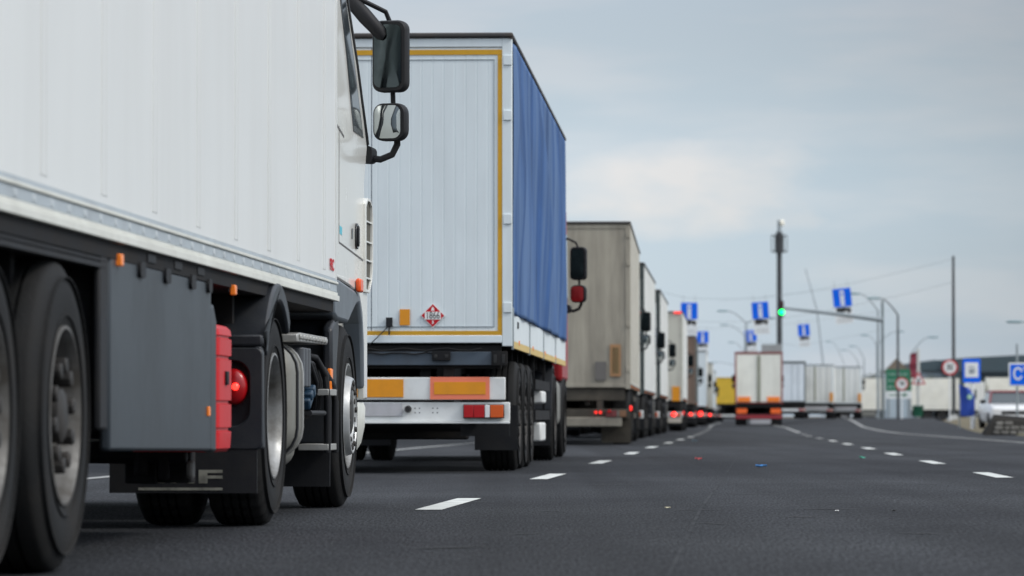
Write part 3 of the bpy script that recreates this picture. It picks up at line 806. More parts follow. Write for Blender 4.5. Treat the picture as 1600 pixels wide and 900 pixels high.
    fc.build('air_filter', mat('ribbed_grey', (.055, .062, .075), .4, dirt=(.1, .1, .09), amt=.3), root, bevel=.008)
    bc = MB(); bc.box(h - .16, h - .03, D(21.02), D(21.25), .575, .635); bc.box(h - .10, h - .02, D(21.05), D(21.11), .615, .66); bc.box(h - .10, h - .02, D(21.16), D(21.22), .59, .65); bc.rot(R(20), (h - .1, D(21.1), .6), 'X')
    bc.build('air_coupling', BLUEC, root, bevel=.01)
    sh = MB(); sh.box(h - .3, h - .02, D(20.9), D(21.45), .525, .545); sh.tube([(h - .02, D(20.9), .535), (h - .01, D(21.5), .535)], .014); sh.build('bracket', BLACK, root)
    hs = MB()
    for k in range(3): hs.tube([(h - .12, D(21.2) + k * .1, .85 - .03 * k), (h - .07, D(21.35) + k * .1, .80), (h - .05, D(21.5) + k * .1, .70), (h - .07, D(21.55) + k * .1, .56), (h - .2, D(21.6) + k * .1, .48)], .014)
    hs.build('air_hose', BLACK, root, smooth=60)
    # ladder of two bent tubes with aluminium treads
    ld = MB()
    for dd_, zt in ((21.62, .86), (22.02, .80)):
        ld.tube([(h - .16, D(dd_) - .22, zt), (h - .06, D(dd_) - .08, zt - .03), (h - .015, D(dd_), zt - .12), (h - .005, D(dd_), .60), (h - .005, D(dd_), .32)], .02, 10)
    for zz in (.63, .335): ld.box(h - .16, h + .004, D(21.60), D(22.05), zz, zz + .035, 1)
    ld.build('step_ladder', [BLACK, ALUB], root, bevel=.004)
    # inner mudguard and flap at the steering wheel
    im = MB()
    im.px([(D(22.12), .36), (D(22.12), .93), (D(22.2), 1.04), (D(22.45), 1.08), (D(22.45), .98), (D(22.34), .80), (D(22.3), .36)], h - .55, h - .03)
    im.px([(D(22.02), .70), (D(22.02), 1.0), (D(22.18), 1.06), (D(22.18), .70)], h - .02, h - .08)
    imo = im.build('mudguard', FENDER, root, bevel=.02)
    m_ = MB(); m_.box(h - .045, h - .02, D(22.02) - .05, D(22.02) + .04, .655, .78); m_.build('marker_lamp', ORL, root, bevel=.008)
    f2 = MB(); f2.box(h - .62, h - .06, D(22.26), D(22.28), .13, .42); f2.build('mud_flap', BLACK, root)
    # ---------------- cab
    hc = h - .02
    yr_, yf_ = D(22.22), D(24.35)
    z_side = []
    def section(z, rear, fr_, hw, cr):
        # plan outline: rear corners square, front corners rounded
        p = [(-hw, rear), (hw, rear)]
        for k in range(9):
            t = R(90 * k / 8); p.append((hw - cr + cr * math.cos(t), fr_ - cr + cr * math.sin(t)))
        for k in range(9):
            t = R(90 + 90 * k / 8); p.append((-hw + cr + cr * math.cos(t), fr_ - cr + cr * math.sin(t)))
        return [(a_, b_, z) for a_, b_ in p]
    c = MB()
    secs = [(1.30, yr_, yf_, hc, .60), (1.46, yr_, yf_ + .02, hc, .60), (1.9, yr_, yf_, hc, .60), (2.12, yr_, yf_ - .04, hc, .40), (2.25, yr_, yf_ - .10, hc - .012, .38), (2.6, yr_, yf_ - .26, hc - .045, .36), (2.95, yr_, yf_ - .44, hc - .085, .36), (3.3, yr_ + .02, yf_ - .62, hc - .10, .36), (3.62, yr_ + .05, yf_ - .85, hc - .14, .36), (3.72, yr_ + .15, yf_ - 1.05, hc - .22, .34)]
    c.loft([section(z, r0, f0, hw, cr) for z, r0, f0, hw, cr in secs])
    cabo = c.build('cab', CABW, root, smooth=40)
    lowp = MB()
    # lower cab skin around the wheel arch
    for sx in (1, -1):
        lowp.px([(yr_, 1.31), (yr_, 1.285), (D(22.9), 1.262), (D(23.45), 1.24), (D(23.62), 1.15), (D(23.72), .95), (D(23.78), .62), (D(23.95), .62), (D(23.95), 1.31)], sx * (hc - .04), sx * (hc + .001))
    lowp.box(-hc + .1, hc - .1, yr_ + .05, yf_ - .6, 1.0, 1.3)
    lowp.build('cab_skirt', CABW, cabo, bevel=.01)
    # front bumper wraps round the corner
    fb = MB()
    def bsec(z, w_, f0): 
        p = []
        for k in range(9):
            t = R(90 * k / 8); p.append((w_ - .35 + .35 * math.cos(t), f0 - .35 + .35 * math.sin(t)))
        for k in range(9):
            t = R(90 + 90 * k / 8); p.append((-w_ + .35 + .35 * math.cos(t), f0 - .35 + .35 * math.sin(t)))
        return [(a_, b_, z) for a_, b_ in [(w_, D(23.62) + (.68 - z) * -.18)] + p + [(-w_, D(23.62) + (.68 - z) * -.18)]]
    fb.loft([bsec(.25, hc - .13, D(24.30)), bsec(.29, hc - .085, D(24.36)), bsec(.36, hc - .045, D(24.40)), bsec(.46, hc - .026, D(24.42)), bsec(.57, hc - .02, D(24.40)), bsec(.60, hc - .03, D(24.38))])
    fb.build('front_bumper', LIP, root, smooth=40)
    gr = MB(); gr.box(-hc + .35, hc - .35, yf_ - .5, yf_ + .01, .63, 1.30); gr.build('grille', BLACK, root, bevel=.02)
    # grey wheel-arch cover
    ga = MB()
    ga.px([(D(22.06), 1.27), (D(22.06), 1.075), (D(22.22), 1.05), (D(22.80), 1.045), (D(23.0), 1.10), (D(23.25), 1.16), (D(23.42), 1.17), (D(23.56), 1.06), (D(23.64), .86), (D(23.66), .68), (D(23.71), .68), (D(23.70), .95), (D(23.60), 1.14), (D(23.44), 1.235), (D(22.9), 1.256), (D(22.3), 1.28)], hc - .42, hc + .008)
    ga.px([(D(21.98), 1.22), (D(21.98), 1.09), (D(22.055), 1.08), (D(22.055), 1.25)], hc - .30, hc + .0)
    ga.build('wheel_arch', GREYF, root, bevel=.02)
    m_ = MB(); m_.box(hc + .005, hc + .035, D(23.22), D(23.38), 1.235, 1.315); m_.build('marker_lamp', mat('orange_red_lens', (.82, .10, .015), .25), root, bevel=.012)
    # door seams, handle, window
    dl = MB()
    e = .0018
    def seam(p, q, w_=.008):
        (y0, z0), (y1, z1) = p, q
        n_ = Vector((z0 - z1, y1 - y0)).normalized() * w_ / 2
        dl.px([(y0 - n_.x, z0 - n_.y), (y1 - n_.x, z1 - n_.y), (y1 + n_.x, z1 + n_.y), (y0 + n_.x, z0 + n_.y)], hc - .01, hc + e)
    seam((D(22.34), 1.485), (D(23.75), 1.435), .010); seam((D(22.34), 1.49), (D(22.34), 2.13), .008); seam((yr_, 2.13), (D(22.6), 2.09), .014)
    seam((yr_, 1.285), (D(23.0), 1.262), .012)
    dl.build('door_seam', SEAM, cabo)
    dh = MB(); dh.px(rr(D(23.28), 1.56, .13, .15, .05), hc - .004, hc + .012, 0); dh.px(rr(D(23.28), 1.56, .06, .12, .02), hc + .012, hc + .02, 1); dl2 = MB().px(rr(D(23.05), 1.565, .045, .06, .01), hc - .004, hc + .004, 0).build('door_lock', BLACKG, cabo)
    dh.build('door_handle', [BLACKG, BLACK], cabo, bevel=.004)
    ls = MB(); ls.px([(D(22.38), 1.535), (D(22.5), 1.53), (D(22.5), 1.575), (D(22.38), 1.58)], hc - .002, hc + .0015); ls.build('sticker', CYAN, cabo)
    def cx_at(z):  # half width of the cab at height z
        zz = [s_[0] for s_ in secs]
        for i in range(len(secs) - 1):
            if secs[i][0] <= z <= secs[i + 1][0]:
                f_ = (z - secs[i][0]) / (secs[i + 1][0] - secs[i][0]); return secs[i][3] + (secs[i + 1][3] - secs[i][3]) * f_
        return hc
    def flat_on_side(poly, off, m_, name):
        b = MB(); b.loft([[(cx_at(z_) - .01, y_, z_) for y_, z_ in poly], [(cx_at(z_) + off, y_, z_) for y_, z_ in poly]]); return b.build(name, m_, cabo)
    def subdiv(y0, y1, z0, z1, sl, n_=8):
        lft = [(y0, z0 + (z1 - z0) * k / n_) for k in range(n_ + 1)]
        rgt = [(y1 - sl * k / n_, z0 + (z1 - z0) * k / n_) for k in range(n_ + 1)]
        return rgt + lft[::-1]
    flat_on_side(subdiv(D(23.15), D(23.72), 2.16, 3.0, .27), .004, BLACKG, 'window_frame')
    flat_on_side(subdiv(D(23.2), D(23.66), 2.20, 2.97, .25), .006, GLASS, 'side_window')
    # black front edge strip of the windscreen
    we = MB(); path = [(cx_at(z_) - .03, yf_ - .36 - (z_ - 2.12) * .46, z_) for z_ in (2.14, 2.3, 2.6, 2.95, 3.2)]
    we.tube([(p[0] + .012, p[1] + .02, p[2]) for p in path], .028, 10); we.build('pillar_trim', BLACKG, cabo, smooth=50)
    wsn = MB(); wsn.loft([[(-hc + .36, yf_ - .035, 2.2), (hc - .36, yf_ - .035, 2.2), (hc - .46, yf_ - .42, 2.98), (-hc + .46, yf_ - .42, 2.98)], [(-hc + .36, yf_ - .2, 2.2), (hc - .36, yf_ - .2, 2.2), (hc - .46, yf_ - .5, 2.98), (-hc + .46, yf_ - .5, 2.98)]])
    wsn.build('windscreen', GLASS, cabo)
    # corner air deflector with five cells
    df = MB()
    P0 = Vector((hc + .012, D(23.68))); P1 = Vector((hc + .016, D(24.10)))
    def fr3(u, off): # u along the plate, off inwards
        q = P0 + (P1 - P0) * u; nrm = Vector((-(P1 - P0).y, (P1 - P0).x)).normalized()
        return (q.x + nrm.x * off, q.y + nrm.y * off)
    def pt(u, z, off): x_, y_ = fr3(u, off); return (x_, y_, z)
    zc, hh = 1.53, .56
    def shp(ins):
        pts_ = []
        for (uu, zz) in ((0, zc - hh / 2 + ins), (.55, zc - hh / 2 + ins), (.82, zc - hh / 2 + .07 + ins * .5), (1, zc - hh / 2 + .16), (1, zc + hh / 2 - .10), (.86, zc + hh / 2 - .03 - ins * .6), (.62, zc + hh / 2 - ins), (.3, zc + hh / 2 - ins), (.0, zc + hh / 2 - .04 - ins)):
            uu = min(max(uu, ins * 5.5), 1 - ins * 5.5); pts_.append((uu, zz))
        return pts_
    df.ringp(shp(0), shp(.018), lambda u, z_: pt(u, z_, -.006), lambda u, z_: pt(u, z_, .07), 0)
    df.loft([[pt(u, z_, .008) for u, z_ in shp(.01)], [pt(u, z_, .03) for u, z_ in shp(.01)]], 1)
    for zz in (1.33, 1.435, 1.545, 1.665):
        df.loft([[pt(.08, zz, -.003), pt(.94, zz, -.003), pt(.94, zz, .012), pt(.08, zz, .012)], [pt(.08, zz + .011, -.003), pt(.94, zz + .011, -.003), pt(.94, zz + .011, .012), pt(.08, zz + .011, .012)]], 0)
    df.build('air_deflector', [CABW, DARKIN], cabo, bevel=.004)
    mirrors(root, hc, D(24.12), 0, 1); mirrors(root, -hc, D(24.12), 0, -1)
    # ramp mirror near the roof edge
    rmr = MB(); rmr.loft([[(hc - .10 + a_ + .30 * t, D(24.02), 3.06 - .30 * t + b_) for a_, b_ in rr(0, 0, .085 * s_, .15 * s_, .035 * s_)] if False else
                          [(hc - .14 + .22 * t + a_ * .5, D(24.05) + b_, 3.04 - .24 * t + a_ * .8) for a_, b_ in rr(0, 0, .10 * s_, .10 * s_, .045 * s_)] for t, s_ in ((0, .6), (.08, .9), (.5, 1.05), (.95, .9), (1.05, .5))])
    rmr.build('ramp_mirror', BLACK, root, smooth=50)
    # class label at the lower front corner of the box
    st = MB(); st.box(h - .001, h + .0022, L - .36, L - .12, 1.295, 1.36); 
    text('side_label', 'FRC', .085, REDS, bo, (h + .0045, L - .235, 1.335), (R(90), 0, R(90)), 1.35, .0006, .003)
    return root
near_truck()

# ================================================================== truck 2: white doors, blue curtain
def second_truck():
    W_ = 2.55; h = W_ / 2; L = 13.6
    root = semi('articulated_truck', 'second lorry, blue tarpaulin sides and white doors with yellow outline and red diamond placard', 'trucks queueing in the left lane',
                0.0, 36.3, .0486, kind='tarp', L=L, W_=W_, ztop=3.99, zbot=1.25, side=mat('tarp_inner', (.05, .12, .35), .6), back=WHITE2, frame=WHITE2, cab=REDC, near=True, axles=(2.1, 3.4, 4.7), mz=-.18, rearpanel=BUMPW, rods=False, cabh=3.2, red_reflection=True, rimm=HUB, cabin=.05)
    ch = [o for o in root.children if o.name.startswith('trailer_box')][0]
    # curtain with folds (both sides), hanging from the cant rail
    for sx in (1, -1):
        b = MB(); nx, nzv = 260, 60; v = []
        for j in range(nzv + 1):
            z = 1.44 + (3.90 - 1.44) * j / nzv
            for i in range(nx + 1):
                y = .11 + (L - .2) * i / nx
                hh_ = (z - 1.44) / 2.46
                q_ = y * 2.1 + 2.0 * math.sin(z * 1.2 + y * .35) + .9 * z * math.sin(y * .5)
                dsp = .050 * (1 - abs(math.sin(q_ * .5)) ** .7) * (.55 + .45 * math.sin(y * .6 + z * 1.4)) + .016 * math.sin(y * 1.3 + z * 2.1) + .012 * math.sin(y * 5.1 - 1.6 * z + 2.0 * math.sin(y * .9 + z)) * (.5 + .5 * math.sin(y * .7 + 1))
                dsp += .015 * math.sin(hh_ * math.pi)
                dsp *= (1 - hh_ ** 6)
                edge = min(1, (y - .11) / .3, (L - .09 - y) / .3)
                v.append((sx * (h + .006 + max(-.002, dsp + .012) * max(.15, edge)), y, z))
        f_ = [(j * (nx + 1) + i, j * (nx + 1) + i + 1, (j + 1) * (nx + 1) + i + 1, (j + 1) * (nx + 1) + i) for j in range(nzv) for i in range(nx)]
        b.add(v, f_); cu = b.build('curtain', TARP, root, smooth=80)
        sol = cu.modifiers.new('thick', 'SOLIDIFY'); sol.thickness = .004
        # white drop boards under it with pale yellow tape
        bd = MB(); 
        for k in range(4):
            y0 = .11 + k * 3.38; bd.box(sx * (h - .012), sx * (h + .004), y0 + .02, y0 + 3.33, 1.20, 1.452, 0); bd.box(sx * (h - .012), sx * (h + .0065), y0 + .02, y0 + 3.33, 1.135, 1.199, 1)
            bd.box(sx * (h - .01), sx * (h + .012), y0 - .03, y0 + .018, 1.12, 1.50, 2)
        bd.box(sx * (h + .005), sx * (h + .012), .9, 1.1, 1.33, 1.39, 3)
        bd.build('drop_board', [WHITE2, YTAPE2, GALV, BLACK], root, bevel=.003)
    rs = MB(); rs.tube([(h - .006, -.02, 3.955), (h - .006, L, 3.955)], .022, 8, 0); rs.build('roof_hem', TARPTOP, root)
    # yellow outline tape on the doors
    tp = MB()
    zt, zb_ = 3.815, 1.265
    for sx in (1, -1):
        xo = sx * (h - .105)
        tp.box(xo - .024, xo + .024, .0045, .0115, zb_ + .026, zt - .026)
    tp.box(-h + .081, h - .081, .0045, .0115, zt - .024, zt + .022); tp.box(-h + .081, h - .081, .0045, .0115, zb_ - .022, zb_ + .024)
    tp.build('outline_tape', YTAPE, root)
    tr = MB(); tr.box(-h + .16, h - .16, .005, .0112, 3.745, 3.75); tr.box(h - .165, h - .16, .005, .0112, 1.33, 3.745); tr.box(-h + .16, h - .16, .005, .0112, 1.325, 1.33); tr.build('door_trim', GALV, root)
    P = lambda px, py: ((px - 800) / 173.0 + h, CAM_H + (650 - py) / 173.0)   # metres on the tail plane
    # hazard placard
    cx, cz = P(676, 493); s_ = .112
    pl = MB(); pl.py([(cx - s_, cz), (cx, cz - s_), (cx + s_, cz), (cx, cz + s_)], -.004, .003, 0)
    s2 = s_ - .009; pl.py([(cx - s2, cz), (cx, cz - s2), (cx + s2, cz), (cx, cz + s2)], -.0065, -.0045, 1)
    pl.box(cx - .072, cx + .072, -.0090, -.0066, cz - .035, cz + .035, 0)
    pl.py([(cx - .016, cz + .045), (cx + .016, cz + .045), (cx + .012, cz + .062), (cx, cz + .083), (cx - .012, cz + .062)], -.009, -.0067, 0)
    po = pl.build('hazard_placard', [WSTK, REDS], root)
    text('placard_number', '1866', .088, BLK, po, (cx, -.0098, cz - .001), (R(90), 0, 0), .74, .0005, .0004)
    text('placard_class', '3', .040, WSTK, po, (cx, -.0075, cz - .062), (R(90), 0, 0), 1, .0005, .0015)
    o = MB(); x0, z0 = P(624, 508); x1, z1 = P(640, 483); o.box(x0, x1, -.003, .003, z0, z1); o.build('reflector', ORR, root)
    lt = MB(); x0, z0 = P(603, 510); x1, z1 = P(613, 496); lt.box(x0, x1, -.04, .004, z0, z1); lt.tube([((x0 + x1) / 2, -.03, z0), ((x0 + x1) / 2, -.03, z0 - .08)], .008); lt.tube([(x0 + .02, -.03, z0), (P(577, 537)[0], -.04, 1.16)], .005)
    lt.build('door_latch', BLACK, root, bevel=.004)
    # clutter under the doors
    ct = MB()
    ct.box(-h + .08, h - .09, -.01, .05, .98, 1.10, 1)
    for (xa, ya, xb, yb) in ((675, 563, 704, 549), (768, 571, 793, 549)):
        x0, z0 = P(xa, ya); x1, z1 = P(xb, yb); ct.box(x0, x1, -.05, .0, z0, z1, 0); ct.box(x0 + .02, x0 + .05, -.055, -.049, z0 + .02, z1 - .03, 2); ct.box(x1 - .05, x1 - .02, -.055, -.049, z0 + .02, z1 - .03, 2)
    pth = [(-.9 + .1 * k, -.03, 1.12 + .012 * math.sin(k * 1.7)) for k in range(20)]; ct.tube(pth, .008, 6, 0)
    pth = [(-.6 + .1 * k, -.028, 1.085 + .010 * math.sin(k * 2.3 + 1)) for k in range(14)]; ct.tube(pth, .007, 6, 0)
    ct.build('rear_crossbeam', [CHAS, BLUEGREY, BLK], root, bevel=.004)
    ub = MB(); ub.box(-1.0, .80, 1.2, 1.5, .30, .60); ub.tube([(-1.0, 1.0, .46), (.8, 1.0, .46)], .09, 10); ub.build('underside_filler', CHAS, root, bevel=.02)  # dark box and tube added to darken the underside behind the bumper
    # boards on the bumper
    rb = MB()
    for (xa, xb, brd) in ((672, 765, True), (545, 630, False)):
        x0, z0 = P(xa, 624); x1, z1 = P(xb, 589)
        if brd: rb.box(x0, x1, -.010, -.001, z0, z1, 1); rb.box(x0 + .035, x1 - .035, -.014, -.0105, z0 + .045, z1 - .045, 0)
        else: rb.box(x0, x1, -.010, -.001, z0 + .02, z1 - .02, 0)
    rb.build_each('reflective_board', [ORR, ORB], root)
    pb = MB(); x0, z0 = P(540, 650); x1, z1 = P(628, 630); pb.box(x0, x1, .005, .019, z0, z1, 0); x0, z0 = P(632, 646); pb.build('number_plate', PLATE, root); pb = MB(); pb.lathe([(-.03, .001), (-.03, .022), (.02, .032), (.055, .032)], 12, c=(x0 + .03, -.02, z0 + .04), ax='y', m=1); pb.build('trailer_socket', [PLATE, BLK], root); pb = MB()
    for k in range(8): xx = P(648 + (k // 2) * 7 + (14 if k > 3 else 0), 0)[0]; pb.lathe([(-.0, .001), (-.0, .006)], 8, c=(xx, .0185, .55 + .04 * (k % 2)), ax='y', m=1)
    pb.build_each('bolt', [PLATE, BLK], root)
    bl = MB(); bl.box(-h + .02, h - .02, -.01, .05, .452, .470); bl.build('bumper_lip', BUMPW, root, bevel=.004)
    # wide black flap at the right rear, pallet box and white toolboxes
    mf = MB(); mf.box(h - .50, h - .05, .55, .58, .335, .46); mf.box(h - .36, h - .34, .50, .6, .44, .6); mf.build('mud_flap', BLACK, root)
    tb = MB(); tb.box(h - .45, h - .01, 7.0, 7.9, .66, .79); tb.build('tool_box', BUMPW, root, bevel=.02)
    tb = MB(); tb.box(h - .45, h - .01, 6.6, 7.8, .25, .45); tb.build('tool_box', BUMPW, root, bevel=.02)
    return root
second_truck()

# ================================================================== rest of the queue
DBEIGE = mat('dirty_beige_door', (.42, .385, .31), .75, dirt=(.16, .145, .12), amt=.75, streak=True, scale=3.2, lo=.38, hi=.7)
DSIDE = mat('dirty_cream_side', (.56, .545, .48), .6, dirt=(.25, .23, .19), amt=.55, streak=True, scale=2.2)
MUD = mat('muddy_steel', (.050, .045, .038), .85, spec=.15, dirt=(.12, .108, .085), amt=.7, scale=3)
CREAM = mat('cream_door', (.58, .57, .49), .5, dirt=(.35, .33, .28), amt=.45, streak=True, scale=3)
PALEW = mat('pale_side', (.70, .72, .70), .45, dirt=(.45, .44, .4), amt=.4, streak=True, scale=3)
BROWN = mat('brown_door', (.20, .13, .095), .6, dirt=(.12, .10, .08), amt=.5, streak=True, scale=3)
YEL = mat('yellow_box', (.72, .47, .035), .5, dirt=(.5, .33, .05), amt=.3, scale=2)
REDFR = mat('red_frame', (.30, .05, .045), .5, dirt=(.15, .1, .08), amt=.4)
DGREEN = mat('dark_frame', (.05, .065, .062), .6)
def extras(root, W_, lamps=(), plates=()):
    h = W_ / 2
    for (x0, x1, z0, z1, m_, nm) in plates:
        b = MB(); b.box(x0, x1, -.012, .004, z0, z1, 0); b.build(nm, m_, root)
    for (x, z, r_, m_) in lamps:
        b = MB(); r_ = r_ * .85; b.lathe([(-.02, .001), (-.02, r_ * .7), (.0, r_), (.03, r_)], 16, c=(x, -.055, z), ax='y'); b.build('brake_light', m_, root)
GQ = 'trucks queueing in the left lane'
t3 = semi('articulated_truck', 'third lorry in the queue, dirty beige-grey box with dark roof edge and muddy bumper', GQ, X(985, 71.8), 71.8, .0446, W_=2.5, side=DSIDE, back=DBEIGE, frame=DBEIGE, chas=MUD, rods=False, zbot=1.10, mz=-.1, cab=CABW, bumpm=MUD, rimm=HUB)
s = 87.5
P3 = lambda px, py: ((px - 985) / s + 1.25, CAM_H + (650 - py) / s)
extras(t3, 2.5, lamps=[(P3(938, 645)[0], .585, .03, REDDIM), (P3(931, 644)[0], .585, .03, REDDIM), (P3(952, 0)[0], .60, .04, REDL)],
       plates=[(P3(953, 0)[0], P3(970, 0)[0], P3(0, 588)[1], P3(0, 538)[1], mat('faded_orange_board', (.38, .20, .09), .6, dirt=(.3, .2, .1), amt=.5), 'reflector'), (P3(956, 0)[0], P3(967, 0)[0], P3(0, 584)[1], P3(0, 543)[1], mat('faded_yellow_core', (.36, .27, .13), .6), 'reflector'),
               (P3(930, 0)[0], P3(947, 0)[0], P3(0, 594)[1], P3(0, 565)[1], mat('grey_plate', (.14, .13, .12), .6), 'document_box')])
mf = MB(); mf.box(.72, 1.25, .6, .64, .04, .52); mf.box(.9, 1.22, .1, .6, .5, .62); mf.build('mud_flap', MUD, t3)
mr = MB(); mr.lathe([(.0, .001), (.03, .03), (.03, .045), (-.01, .045)], 14, c=(1.24, .55, .66)); mr.build('side_marker', REDDIM, t3)
bp = MB(); bp.box(-1.2, 1.1, -.03, .02, .33, .50); bp.build('underrun_bar', mat('muddy_bar', (.25, .23, .185), .8, dirt=(.14, .125, .10), amt=.7, scale=5), t3, bevel=.02)

queue = [
    ('fourth lorry in the queue, clean white flank just beyond the dirty beige one', 91.0, 1006.5, dict(side=PALEW, back=DGREEN, frame=DGREEN, mz=-.15)),
    ('fifth lorry in the queue, dark tail edge and white flank before the cream one', 110.5, 1031.5, dict(side=PALEW, back=DGREEN, frame=DGREEN, mz=-.1)),
    ('sixth lorry in the queue, cream doors, orange board and bright brake light', 133.5, 1067.0, dict(side=PALEW, back=CREAM, frame=CREAM, mz=-.1, rods=False)),
    ('seventh lorry in the queue, brown tail below the smaller left blue sign', 174.0, 1086.5, dict(side=DGREEN, back=BROWN, frame=BROWN, mz=-.1)),
    ('eighth lorry in the queue, narrow white tail with red lamps near the bend', 214.0, 1103.5, dict(side=PALEW, back=WHITE2, lit='dim')),
    ('ninth lorry in the queue, small pale tail just left of the yellow box', 262.0, 1113.0, dict(side=PALEW, back=CREAM)),
    ('last visible lorry of the queue, tiny pale tail at the far bend', 310.0, 1118.0, dict(side=CREAM, back=WHITE2)),
]
QT = []
for lab, d, px, kw in queue:
    QT.append(semi('articulated_truck', lab, GQ, X(px, d), d, .055, W_=2.5, chas=CHAS, rimm=HUB, **kw))
t6 = QT[2]; s6 = F / 133.5
extras(t6, 2.5, lamps=[((1053 - 1067) / s6 + 1.25, .58, .09, REDLIT), ((1038 - 1067) / s6 + 1.25, .56, .05, REDL)],
       plates=[((1050 - 1067) / s6 + 1.25, (1062 - 1067) / s6 + 1.25, 1.02, 1.5, ORR, 'reflector'), (.45, 1.2, -.0 + .30, .50, mat('pale_bar', (.45, .42, .35), .7), 'underrun_bar')])
tl = MB(); tl.box(.95, 1.2, -.05, -.031, 3.93, 3.985); tl.build('roof_lamp', REDDIM, t6)
for q, dz_ in ((QT[2], 0), (QT[4], 0), (QT[3], .02)):
    m_ = MB(); m_.lathe([(.0, .001), (.03, .03), (.03, .05), (-.01, .05)], 14, c=(1.25, .5, .62 + dz_)); m_.build('side_marker', REDDIM, q)
extras(QT[4], 2.5, lamps=[(.95, .66, .12, REDLIT), (.2, .60, .08, REDDIM)])
extras(QT[3], 2.5, lamps=[(1.05, .6, .07, REDLIT)])
extras(QT[5], 2.5, lamps=[(1.1, .6, .09, REDLIT)])

# centre lane truck driving away
ct = semi('articulated_truck', 'lorry alone in the middle lane, cream doors in a red frame, orange lamps', 'trucks ahead in the right lanes', X(1223, 218), 218, .0574,
          W_=2.6, side=CREAM, back=mat('cream_white_door', (.86, .86, .78), .5, dirt=(.45, .44, .38), amt=.4, streak=True, scale=2), frame=REDFR, roof=REDFR, chas=CHAS, zbot=1.28, rods=False, bumpm=CHAS)
b = MB(); b.box(-.09, .09, -.03, .004, 1.3, 3.8); b.build('centre_seal', mat('seal_olive', (.27, .28, .22), .7), ct)
for sx in (-1, 1):
    b = MB(); b.box(sx * .80 - .34, sx * .80 + .34, -.03, .004, 1.30, 1.56); b.build('reflector', ORL, ct)
    b = MB(); b.box(sx * .92 - .28, sx * .92 + .28, -.08, -.045, .66, .92); b.build('lamp_cluster', mat('red_orange_lens', (.72, .12, .02), .3, emit=(1, .15, .02), es=.15), ct)
b = MB(); b.box(-1.25, 1.25, -.06, .02, .38, .58); b.build('underrun_bar', mat('red_bar', (.33, .03, .04), .5), ct)
b = MB(); b.box(-.45, .65, -.04, -.01, .10, .34); b.build('number_plate', PLATE, ct)
for sx in (-1, 1):
    b = MB(); b.box(sx * .95 - .32, sx * .95 + .32, .55, .6, .08, .5); b.build('mud_flap', BLACK, ct)

GR = 'trucks ahead in the right lanes'
semi('articulated_truck', 'white lorry just right of the centre lorry with one orange board at its lower right', GR, X(1259, 256), 256, .06, W_=2.5, base=.35, ztop=3.65, side=PALEW, back=mat('cool_white_door', (.78, .84, .88), .5, dirt=(.5, .53, .55), amt=.3, streak=True), frame=DGREEN, lit=None)
r3 = semi('articulated_truck', 'pale grey-white lorry tail between two white ones at the right roadside', GR, X(1302, 272), 272, .09, W_=2.5, base=.35, ztop=3.65, side=PALEW, back=mat('grey_white_door', (.80, .81, .77), .5, dirt=(.4, .41, .4), amt=.5, streak=True, scale=2), frame=WHITE2)
r4 = semi('articulated_truck', 'rightmost white lorry tail in the row before the side-on cream trailer', GR, X(1346, 283), 283, .09, W_=2.5, base=.35, ztop=3.65, side=PALEW, back=mat('white_door_streaked', (.84, .86, .84), .5, dirt=(.42, .44, .42), amt=.5, streak=True, scale=2), frame=WHITE2)
for q in (r3, r4):
    b = MB(); b.box(-.05, .05, -.03, .004, 1.18, 3.55); b.build('centre_seal', mat('seal_olive', (.27, .28, .22), .7), q)
    b = MB(); b.box(-1.0, .9, -.06, .0, .60, .82); b.build('number_plate', PLATE, q)
    b = MB(); b.box(1.0, 1.22, -.03, .004, 1.15, 1.75); b.build('reflector', ORR, q)
ye = semi('articulated_truck', 'far lorry with yellow box between the queue and the middle-lane lorry', GR, X(1164, 362), 362, .05, W_=2.6, side=YEL, back=YEL, frame=YEL, roof=YEL, zbot=1.7, rods=False)
# side-on trailers on the forecourt
def sideon(label, pxr, d, L, rear_side=True, m_=None):
    # heads left (towards -X): local y axis points to -X
    x = X(pxr, d)
    root = semi('articulated_truck', label, 'cream lorries parked side-on at the right', 0, d, 0, W_=2.5, L=L, side=m_, back=m_, frame=m_, axles=(1.6, 2.9), base=.05, rods=False, zbot=1.05)
    root.location = (x, d, .05); root.rotation_euler = (0, 0, R(90)); return root
CREAMS = mat('cream_trailer_side', (.88, .86, .76), .5, dirt=(.7, .66, .52), amt=.3, scale=1)
sideon('cream box lorry parked side-on behind the green sign and litter bin', 1496, 372, 9.6, m_=CREAMS)
sideon('cream box lorry parked side-on at the right edge, behind the blue sign with the letter', 1690, 365, 8.6, m_=CREAMS)

